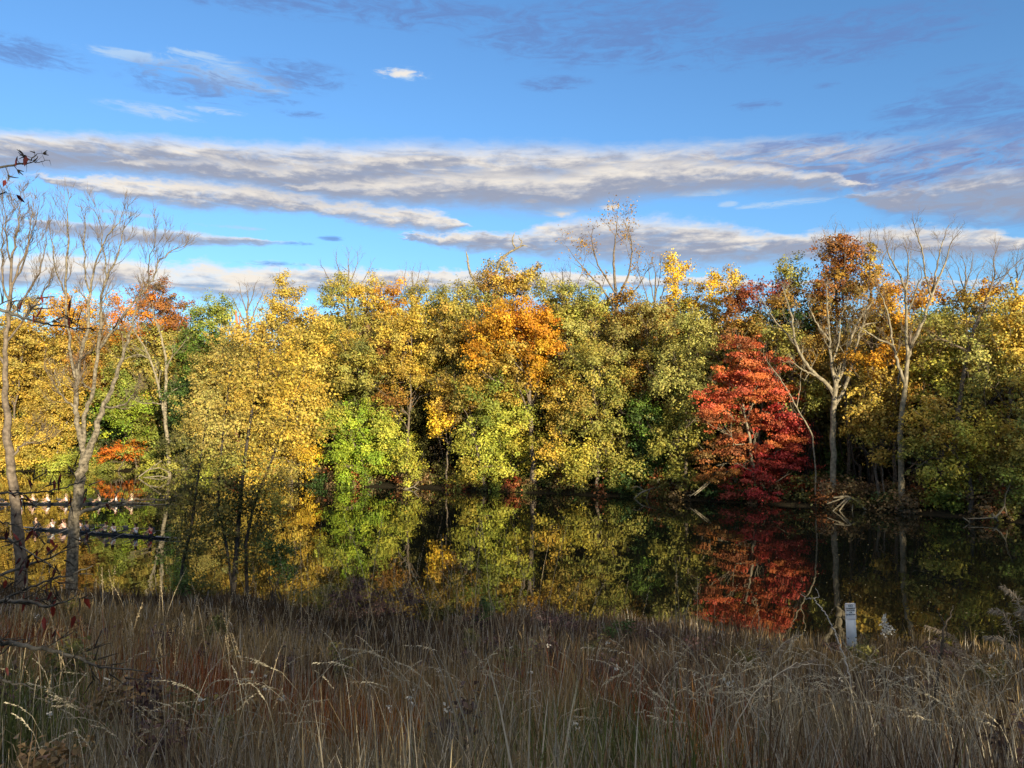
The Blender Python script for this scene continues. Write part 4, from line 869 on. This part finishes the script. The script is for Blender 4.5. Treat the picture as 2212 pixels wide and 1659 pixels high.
# plume grass, stems and dry weeds one can point at
def plume(label, D, paths, col=(.34, .28, .21)):
    rng = RNG(); k = D / FPX; st, hd = MB(), MB(); b0 = at(paths[0][0][0], paths[0][0][1], D); base = np.array((b0[0], D, float(ground_z(b0[0], D)))); root = empty('plume_grass', base); tag(root, label, 'grass')
    for L in paths:
        P = np.array([at(x, y, D + rng.uniform(-.1, .1)) for x, y in L]); P = np.concatenate([[base + np.array((rng.normal() * .12, rng.normal() * .1, 0))], P]); t = np.arange(len(P)); tt = np.linspace(0, len(P) - 1, 8 * len(P))
        Q = np.stack([np.interp(tt, t, P[:, c]) for c in range(3)], 1)
        for _ in range(6): Q[1:-1] = Q[1:-1] * .5 + (Q[:-2] + Q[2:]) * .25
        st.tube(Q, np.linspace(.004, .0015, len(Q)), 5, col)
        for i in range(int(len(Q) * .62), len(Q)):
            f = (i - len(Q) * .62) / (len(Q) * .38)
            for r_ in range(16):
                d = unit(unit(Q[i] - Q[i - 1]) * 1.0 + rng.normal(size=3) * .55 + np.array((0, 0, -.55))); l = rng.uniform(.03, .08) * (1 - .4 * f); s_ = unit(np.cross(d, rng.normal(size=3))) * .0022
                p = Q[i] + (Q[i - 1] - Q[i]) * rng.random(); hd.add([p, p + d * l * .5 - s_, p + d * l + np.array((0, 0, -.01)), p + d * l * .5 + s_], [(0, 1, 2, 3)], np.array(col) * rng.uniform(.7, 1.25))
    st.build('stalk', GRASS, root, colors=True); hd.build('plume', GRASS, root, colors=True)
plume('tall feathery plume grass arching at the edge of the bank', 6.0, [[(2230,1560),(2225,1380),(2195,1285),(2165,1266)],[(2250,1500),(2235,1350),(2222,1315),(2195,1322)],[(2215,1560),(2200,1400),(2170,1320),(2140,1318)],[(2225,1520),(2205,1420),(2170,1380),(2130,1375)]])
plume('feathery plumes bending low below the tall plume grass', 6.4, [[(2120,1560),(2100,1440),(2060,1370),(2000,1352)],[(2150,1560),(2120,1470),(2075,1405),(2020,1384)],[(2140,1580),(2110,1480),(2060,1430),(2005,1420)]], (.28, .22, .16))
plume('tan plume bent over beside the pale crooked stem', 6.4, [[(1610,1560),(1640,1470),(1680,1400),(1720,1372)],[(1625,1540),(1660,1480),(1700,1440),(1760,1425)]], (.30, .24, .18))
def stem(label, D, L, mat, extra=()):
    rng = RNG(); k = D / FPX; mb = MB(); b0 = at(L[0][0], L[0][1], D); base = np.array((b0[0], D, float(ground_z(b0[0], D))))
    for j, LL in enumerate((L,) + tuple(extra)):
        P = [at(x, y, D + .04 * i) for i, (x, y, w) in enumerate(LL)]; W_ = [w * k * .5 for _, _, w in LL]
        if j == 0: P = [base - (0, 0, .05)] + P; W_ = [W_[0]] + W_
        P = np.array(P); t = np.arange(len(P)); tt = np.linspace(0, len(P) - 1, 5 * len(P)); Q = np.stack([np.interp(tt, t, P[:, c]) for c in range(3)], 1); Q[1:-1] += rng.normal(size=(len(Q) - 2, 3)) * .004
        mb.tube(Q, np.interp(tt, t, W_), 6)
    tag(mb.build('dry_stem', mat, smooth=True), label, 'stem', 'dry stems')
stem('crooked pale bare stem in front of the white sign post', 6.2, [(1838,1470,3),(1828,1432,3),(1816,1398,3),(1806,1372,2.8),(1797,1350,2.7),(1782,1324,2.5),(1770,1308,2.2),(1758,1294,1.8),(1745,1293,1.4),(1729,1283,.9)], material('pale stem', (.44, .40, .35), vary=.2, vscale=20), [[(1758,1294,2),(1768,1288,1.2),(1762,1270,.8)]])
stem('dark forked stem rising beside the feathery plumes', 5.8, [(2010,1560,5),(2026,1460,5),(2032,1416,5),(2037,1381,4.5),(2041,1352,4),(2052,1330,3),(2060,1308,1.5)], DARKB, [[(2041,1352,3),(2030,1330,2),(2026,1318,1.2)],[(2034,1410,3),(2046,1380,2),(2044,1350,1.2)]])
stem('short dark stem between the sign post and the plumes', 6.5, [(1968,1560,3.5),(1975,1440,3),(1986,1402,2.5),(1998,1388,1.5)], DARKB)
stem('arched pale stem bowing over the grass', 5.6, [(1560,1660,3),(1590,1560,3),(1635,1490,2.5),(1690,1448,2),(1740,1435,1.5)], material('straw stem', (.42, .36, .27), vary=.2, vscale=20), [[(1660,1470,2),(1720,1432,1.8),(1790,1438,1.2)]])
# milkweed with white fluff in front of the water
rng = RNG(); mp = at(1915, 1358, 22.0); mbase = np.array((mp[0], 22.0, float(ground_z(mp[0], 22.0)))); mr_ = empty('milkweed', mbase); tag(mr_, 'dry milkweed stalk with white fluff against the amber reflection', 'plant')
mb = MB(); mb.tube(bend(mbase, mp + np.array((0, 0, .1)), 6, .1, rng), np.linspace(.008, .004, 6), 5); mb.tube(bend(mbase + (.1, 0, 0), mp + np.array((-.06, 0, .22)), 6, .1, rng), np.linspace(.007, .003, 6), 5); mb.build('stem', TWIG, mr_)
c0 = mp + rng.normal(size=(150, 3)) * (.07, .07, .09); c1 = mp + np.array((-.06, 0, .24)) + rng.normal(size=(60, 3)) * (.03, .03, .07)

for c_ in (c0, c1):
    fm = MB(); leaves(fm, c_, rng.normal(size=c_.shape), .06, np.array((.66, .63, .56)), rng); fm.build('seed_tuft', GRASS, mr_, colors=True)
# ------------------------------------------------------------------ rowing boats and their crews
SKIN = material('skin', (.50, .29, .20), rough=.6); SHIRT = {k: material(k + ' shirt', c, rough=.85) for k, c in dict(white=(.78, .76, .72), cream=(.74, .66, .46), blue=(.55, .64, .78), pink=(.68, .46, .40), red=(.36, .035, .04), black=(.018, .018, .022), grey=(.12, .13, .17)).items()}
HAIR = {'dark': material('dark hair', (.025, .017, .012)), 'brown': material('brown hair', (.13, .06, .03)), 'fair': material('fair hair', (.50, .36, .17))}
SHORT = material('dark shorts', (.02, .022, .03), rough=.8); HULL = material('black hull', (.014, .015, .018), rough=.25, spec=.5); DECK = material('grey deck', (.10, .10, .11), rough=.5)
METAL = material('rigger metal', (.35, .35, .36), rough=.4); OARM = material('oar shaft', (.10, .095, .09), rough=.4); BLADE = material('dark oar blade', (.06, .06, .065), rough=.5)

def skinned(name, V, E, Rr, root=0, subs=1, parts=()):
    me = bpy.data.meshes.new(name); me.from_pydata([tuple(v) for v in V], E, []); o = bpy.data.objects.new(name, me); COL.objects.link(o)
    sk = o.modifiers.new('s', 'SKIN'); sk.use_smooth_shade = True
    for i, r in enumerate(Rr):
        rr = r if isinstance(r, tuple) else (r, r); me.skin_vertices[0].data[i].radius = rr; me.skin_vertices[0].data[i].use_root = (i == root)
    ss = o.modifiers.new('u', 'SUBSURF'); ss.levels = subs; ss.render_levels = subs
    dg = bpy.context.evaluated_depsgraph_get(); dg.update(); m2 = bpy.data.meshes.new_from_object(o.evaluated_get(dg)); m2.name = name
    bpy.data.objects.remove(o); m2.materials.clear(); m2.materials.append(None); return m2

def pose(lean, slide, reach, cox=False):
    """joints of a seated rower: x towards the stern, seat at the origin"""
    def rot(x, z): return (slide + x * math.cos(lean) + z * math.sin(lean), z * math.cos(lean) - x * math.sin(lean) + .08)
    J = {}
    J['pel'] = (slide, 0, .09); x, z = rot(.01, .22); J['wai'] = (x, 0, z); x, z = rot(0, .40); J['che'] = (x, 0, z); x, z = rot(.0, .53); J['nec'] = (x, 0, z)
    hx, hz = rot(.03, .60); J['hd0'] = (hx, 0, hz); x, z = hx + .02, hz + .10; J['hd1'] = (x, 0, z); J['hd2'] = (x, 0, z + .09); J['nose'] = (x + .115, 0, z - .005)
    handx, handz = (slide + reach, .33) if not cox else (.34, .22)
    for s in (1, -1):
        k = 'R' if s > 0 else 'L'
        x, z = rot(.0, .47); J['sh' + k] = (x, s * .17, z); hx_, hy = handx, s * .09 + (.05 if not cox else 0)
        ex, ez = (x + hx_) / 2 - (.10 if reach < .55 else 0), (z + handz) / 2 - (.06 if reach < .55 else .01)
        J['el' + k] = (ex, s * (.24 if reach < .55 else .16), ez); J['wr' + k] = (hx_ - .05, hy, handz); J['ha' + k] = (hx_, hy, handz)
        foot = .62 if not cox else .5; kx = (slide + foot) / 2; L = .43; dx = (foot - slide) / 2; kz = .09 + math.sqrt(max(.002, L * L - dx * dx))
        J['hi' + k] = (slide + .04, s * .09, .10); J['kn' + k] = (kx, s * .11, kz); J['an' + k] = (foot, s * .08, .07); J['to' + k] = (foot + .13, s * .08, .17)
    return J
def body_mesh(J, name):
    V, E, Rr, ix = [], [], [], {}
    def v(k, r, p=None):
        V.append(J[k] if p is None else p); Rr.append(r); ix[k] = len(V) - 1
        return ix[k]
    def e(a, b): E.append((ix[a], ix[b]))
    for k, r in (('pel', (.12, .10)), ('wai', (.115, .09)), ('che', (.135, .105)), ('nec', .052), ('hd0', .060), ('hd1', (.094, .104)), ('hd2', (.082, .09)), ('nose', .016)): v(k, r)
    for a, b in (('pel', 'wai'), ('wai', 'che'), ('che', 'nec'), ('nec', 'hd0'), ('hd0', 'hd1'), ('hd1', 'hd2'), ('hd1', 'nose')): e(a, b)
    for k in 'RL':
        for q, r in (('sh', .056), ('el', .042), ('wr', .028), ('ha', (.034, .020)), ('hi', .088), ('kn', .055), ('an', .036), ('to', .030)): v(q + k, r)
        for a, b in (('che', 'sh' + k), ('sh' + k, 'el' + k), ('el' + k, 'wr' + k), ('wr' + k, 'ha' + k), ('pel', 'hi' + k), ('hi' + k, 'kn' + k), ('kn' + k, 'an' + k), ('an' + k, 'to' + k)): e(a, b)
        h = J['ha' + k]
        for f, (dy, l) in enumerate(((-.027, .034), (-.009, .040), (.009, .037), (.027, .028))):     # four fingers curling over the handle
            a, b, c = 'f%d%sa' % (f, k), 'f%d%sb' % (f, k), 'f%d%sc' % (f, k)
            v(a, .009, (h[0] + .036, h[1] + dy, h[2] + .014)); v(b, .0085, (h[0] + .036 + l * .7, h[1] + dy, h[2] + .002)); v(c, .007, (h[0] + .03 + l * .6, h[1] + dy, h[2] - .026))
            e('ha' + k, a); e(a, b); e(b, c)
        sgn = -1 if k == 'R' else 1
        v('th' + k, .010, (h[0] + .008, h[1] + sgn * .040, h[2] - .012)); v('tt' + k, .008, (h[0] + .036, h[1] + sgn * .046, h[2] - .026)); e('ha' + k, 'th' + k); e('th' + k, 'tt' + k)
    return skinned(name, V, E, Rr)
def shirt_mesh(J, sleeves):
    V = [J['pel'], J['wai'], J['che'], tuple(np.array(J['nec']) - (0, 0, .015))]; Rr = [(.128, .11), (.128, .104), (.150, .120), .062]; E = [(0, 1), (1, 2), (2, 3)]
    V[0] = (J['pel'][0], 0, J['pel'][2] + .04)
    for k in 'RL':
        s = np.array(J['sh' + k]); el = np.array(J['el' + k]); V.append(tuple(s)); V.append(tuple(s + (el - s) * sleeves)); Rr += [.066, .050]; n = len(V); E += [(2, n - 2), (n - 2, n - 1)]
        if sleeves > .9: V.append(tuple(np.array(J['wr' + k]))); Rr.append(.036); E.append((n - 1, n))
    return skinned('shirt', V, E, Rr)
def shorts_mesh(J, full=False):
    V = [J['pel']]; Rr = [(.135, .118)]; E = []
    for k in 'RL':
        h = np.array(J['hi' + k]); kn = np.array(J['kn' + k]); V += [tuple(h), tuple(h + (kn - h) * (.55 if not full else 1))]; Rr += [.098, .074]; n = len(V); E += [(0, n - 2), (n - 2, n - 1)]
        if full: V.append(J['an' + k]); Rr.append(.05); E.append((n - 1, n))
    return skinned('shorts', V, E, Rr)
def hair_mesh(J, tail):
    h = np.array(J['hd1']); V = [tuple(h + (-.030, 0, .045)), tuple(h + (-.035, 0, .095)), tuple(h + (.03, 0, .11))]; Rr = [.104, .094, .07]; E = [(0, 1), (1, 2)]
    if tail: V += [tuple(h + (-.11, 0, .03)), tuple(h + (-.14, 0, -.12))]; Rr += [.035, .018]; E += [(0, 3), (3, 4)]
    return skinned('hair', V, E, Rr)
POSES = []
for lean, slide, reach in ((R(20), .10, .62), (R(5), 0, .50), (R(-14), -.16, .36)):
    J = pose(lean, slide, reach); POSES.append((J, body_mesh(J, 'body'), shirt_mesh(J, .45), shorts_mesh(J), hair_mesh(J, True), hair_mesh(J, False)))
JC = pose(R(-6), -.05, .4, True); COXM = (JC, body_mesh(JC, 'body'), shirt_mesh(JC, .98), shorts_mesh(JC, True), hair_mesh(JC, False), hair_mesh(JC, False))
def part(name, mesh, mat, parent):
    o = bpy.data.objects.new(name, mesh); COL.objects.link(o); o.parent = parent; o.material_slots[0].link = 'OBJECT'; o.material_slots[0].material = mat; return o

def person(label, P, loc, rz, sc, shirt, hair, tail, group, shorts=SHORT):
    r = empty('person', loc); r.rotation_euler = (0, 0, rz); r.scale = (sc,) * 3; tag(r, label, 'person', group)
    part('body', P[1], SKIN, r); part('shirt', P[2], SHIRT[shirt], r); part('shorts', P[3], shorts, r); part('hair', P[4] if tail else P[5], HAIR[hair], r)
    return r
# one hull, one rigger, one oar; the second boat shares their meshes
def hull_mb(L):
    m = MB(); n, s = 41, 12; xs = np.linspace(-L / 2, L / 2, n); a = np.linspace(0, math.pi, s)
    wv = .29 * np.clip(1 - np.abs(xs / (L / 2)) ** 2.6, .02, 1) ** .75; dv = .16 * np.clip(1 - np.abs(xs / (L / 2)) ** 4, .05, 1); tv = .20 + .06 * np.abs(xs / (L / 2)) ** 3
    e = np.clip(1 - np.abs(xs / (L / 2)) ** 5, .06, 1); tv = .10 + .05 * e
    v = np.stack([np.repeat(xs, s), (wv[:, None] * -np.cos(a)[None]).ravel(), (tv[:, None] - ((tv + dv) * e)[:, None] * np.sin(a)[None] ** .7).ravel()], 1)
    i = np.arange(n - 1)[:, None] * s + np.arange(s - 1)[None]; m.add(v, np.stack([i, i + 1, i + s + 1, i + s], -1).reshape(-1, 4)); return m
def deck_mb(L):
    m = MB()
    for sg in (-1, 1):
        xs = np.linspace(sg * L * .36, sg * L * .499, 9); wv = .285 * np.clip(1 - np.abs(xs / (L / 2)) ** 2.6, .02, 1) ** .75; z = .105 + .05 * np.clip(1 - np.abs(xs / (L / 2)) ** 5, .06, 1)
        v = np.concatenate([np.stack([xs, -wv, z], 1), np.stack([xs, np.zeros(9), z + .05], 1), np.stack([xs, wv, z], 1)])
        for r_ in (0, 9): i = np.arange(8) + r_; m.add(v, np.stack([i, i + 1, i + 10, i + 9], -1))
    m.box((0, 0, .06), (L * .71, .40, .02))
    return m
HM = DM = RM = OM = BM = None
def boat(label, centre, rz, L, xs, cox_x, sc, crew, cox_label, who, oar_word):
    global HM, DM, RM, OM, BM
    root = empty('rowing_boat', centre); root.rotation_euler = (0, 0, rz); tag(root, label, 'rowing boat', 'eight oared rowing boats')
    if HM is None:
        HM = hull_mb(17.6); DM = deck_mb(17.6); RM = MB(); OM = MB(); BM = MB()
        RM.tube([(-.25, .25, .22), (0, .80, .30)], .012, 4); RM.tube([(.25, .25, .22), (0, .80, .30)], .012, 4); RM.tube([(0, .25, .1), (0, .80, .28)], .012, 4); RM.tube([(0, .80, .28), (0, .80, .37)], .02, 5)
        OM.tube([(.28, -.22, .37), (.0, .80, .36), (-.75, 3.0, .10)], .022, 6); OM.tube([(.28, -.22, .37), (.20, .06, .369)], .028, 6)
        d = unit(np.array((-.75, 2.2, -.26))); p = np.array((-.75, 3.0, .10)); wv = np.array((0, 0, 1.)); v = []
        for t, w_ in ((0, .03), (.12, .10), (.35, .125), (.55, .11)): v += [p + d * t - wv * w_, p + d * t + wv * w_]
        BM.add(v, [(0, 2, 3, 1), (2, 4, 5, 3), (4, 6, 7, 5)])
        HM = HM.build('hull', HULL).data; DM = DM.build('deck', DECK).data; RM = RM.build('rigger', METAL).data; OM = OM.build('shaft', OARM).data; BM = BM.build('blade', BLADE).data
        for o in [o for o in COL.objects if o.data in (HM, DM, RM, OM, BM) and o.data is not None]: bpy.data.objects.remove(o)
    def mesh_obj(name, me, parent, loc=(0, 0, 0), sc_=(1, 1, 1)):
        o = bpy.data.objects.new(name, me); COL.objects.link(o); o.parent = parent; o.location = loc; o.scale = sc_; return o
    root.scale = (L / 17.6, sc, sc); kx = 17.6 / L
    mesh_obj('hull', HM, root); mesh_obj('deck', DM, root)
    c, s = math.cos(rz), math.sin(rz)
    def wp(x, y=0, z=0): return (centre[0] + c * x - s * y, centre[1] + s * x + c * y, centre[2] + z)
    for i, (x, cr) in enumerate(zip(xs, crew)):
        side = 1 if i % 2 == 0 else -1
        mesh_obj('rigger', RM, root, (x * kx + .35 * kx * sc, 0, 0), (kx * sc, side, 1))
        person(cr[0], POSES[cr[1]], wp(x, 0, .12 * sc), rz, sc, cr[2], cr[3], cr[4], who)
        J = POSES[cr[1]][0]
        o = empty('oar', wp(x + (J['haR'][0] - .28) * sc, 0, (J['haR'][2] + .12 - .37) * sc)); o.rotation_euler = (0, 0, rz); o.scale = (sc, sc * side, sc)
        tag(o, 'oar of the ' + cr[5], 'oar', oar_word); mesh_obj('shaft', OM, o); mesh_obj('blade', BM, o)
    person(cox_label, COXM, wp(cox_x, 0, .12 * sc), rz + math.pi, sc * 1.02, 'black', 'dark', False, who, SHIRT['black'])
def on_line(A_, B_, px):
    t = np.linspace(0, 1, 4001); P = A_ + (B_ - A_) * t[:, None]; return t[np.argmin(np.abs(P[:, 0] / P[:, 1] * FPX + CX - px))]
ORD = ['stroke rower', 'second rower', 'third rower', 'fourth rower', 'fifth rower', 'sixth rower', 'seventh rower', 'bow rower']
def crew_of(boat_word, rows): return [(lab, ps, sh, hr, tl, ORD[i] + ' from the coxswain, ' + boat_word) for i, (lab, ps, sh, hr, tl) in enumerate(rows)]
def lay(A_, B_, pxs, cpx, L):
    mid = (A_ + B_) / 2; d = (A_ - B_); ln = np.linalg.norm(d); f = lambda p: (.5 - on_line(A_, B_, p)) * ln
    return (mid[0], mid[1], 0.0), math.atan2(d[1], d[0]), [f(p) for p in pxs], f(cpx)
def wl(px, py): D = EYE * FPX / (py - HOR); return np.array(((px - CX) / FPX * D, D))
A1, B1 = wl(52, 1139), wl(398, 1164)
c_, rz_, xs_, cx_ = lay(A1, B1, [122, 150, 181, 199, 230, 257, 301, 332], 86, 0)
boat('shaded dark rowing boat passing behind the forked bare tree', c_, rz_, float(np.linalg.norm(A1 - B1)) , xs_, cx_, .92, crew_of('shaded boat', [
 ('rower in a white vest facing the black clad coxswain', 1, 'white', 'dark', False), ('rower in a pale pink top just before the forked bare trunk', 0, 'pink', 'brown', True), ('rower in a light blue shirt just past the forked bare trunk', 1, 'blue', 'dark', True),
 ('rower in a dark grey top bent close to the light blue shirt', 0, 'grey', 'brown', True), ('rower in a cream top in the middle of the shaded boat', 2, 'cream', 'brown', True), ('rower in a white top leaning forward, sixth in the shaded boat', 0, 'white', 'dark', True),
 ('rower in a white vest sitting upright next to the bow in the shaded boat', 1, 'white', 'dark', True), ('rower in a dark red top at the bow', 1, 'red', 'dark', True)]), 'coxswain in a black hooded jacket at the stern of the shaded boat', 'crew of the shaded boat', 'oars of the shaded boat')
A2, B2 = wl(-26, 1088), wl(330, 1087.5)
c_, rz_, xs_, cx_ = lay(A2, B2, [48, 84, 115, 150, 184, 221, 257, 291], 6, 0)
boat('sunlit rowing boat farther out with a crew in white', c_, rz_, float(np.linalg.norm(A2 - B2)), xs_, cx_, 1.04, crew_of('sunlit boat', [
 ('stroke rower in a pale blue shirt in the sunlit boat', 2, 'blue', 'fair', False), ('second rower of the sunlit boat, pink top, leaning forward', 0, 'pink', 'fair', True), ('third rower of the sunlit boat, white top, stretched far forward', 0, 'white', 'fair', True),
 ('fourth rower of the sunlit boat, white top, sitting upright by the trunk', 1, 'white', 'fair', True), ('fifth rower of the sunlit boat, pink top with arms down', 0, 'pink', 'fair', True), ('sixth rower of the sunlit boat, cream top', 1, 'cream', 'fair', False),
 ('seventh rower of the sunlit boat, white top and brown hair', 1, 'white', 'brown', True), ('bow rower of the sunlit boat in a cream top', 1, 'cream', 'fair', True)]), 'dark clad coxswain of the sunlit boat beside the mossy trunk', 'crew of the sunlit boat', 'oars of the sunlit boat')
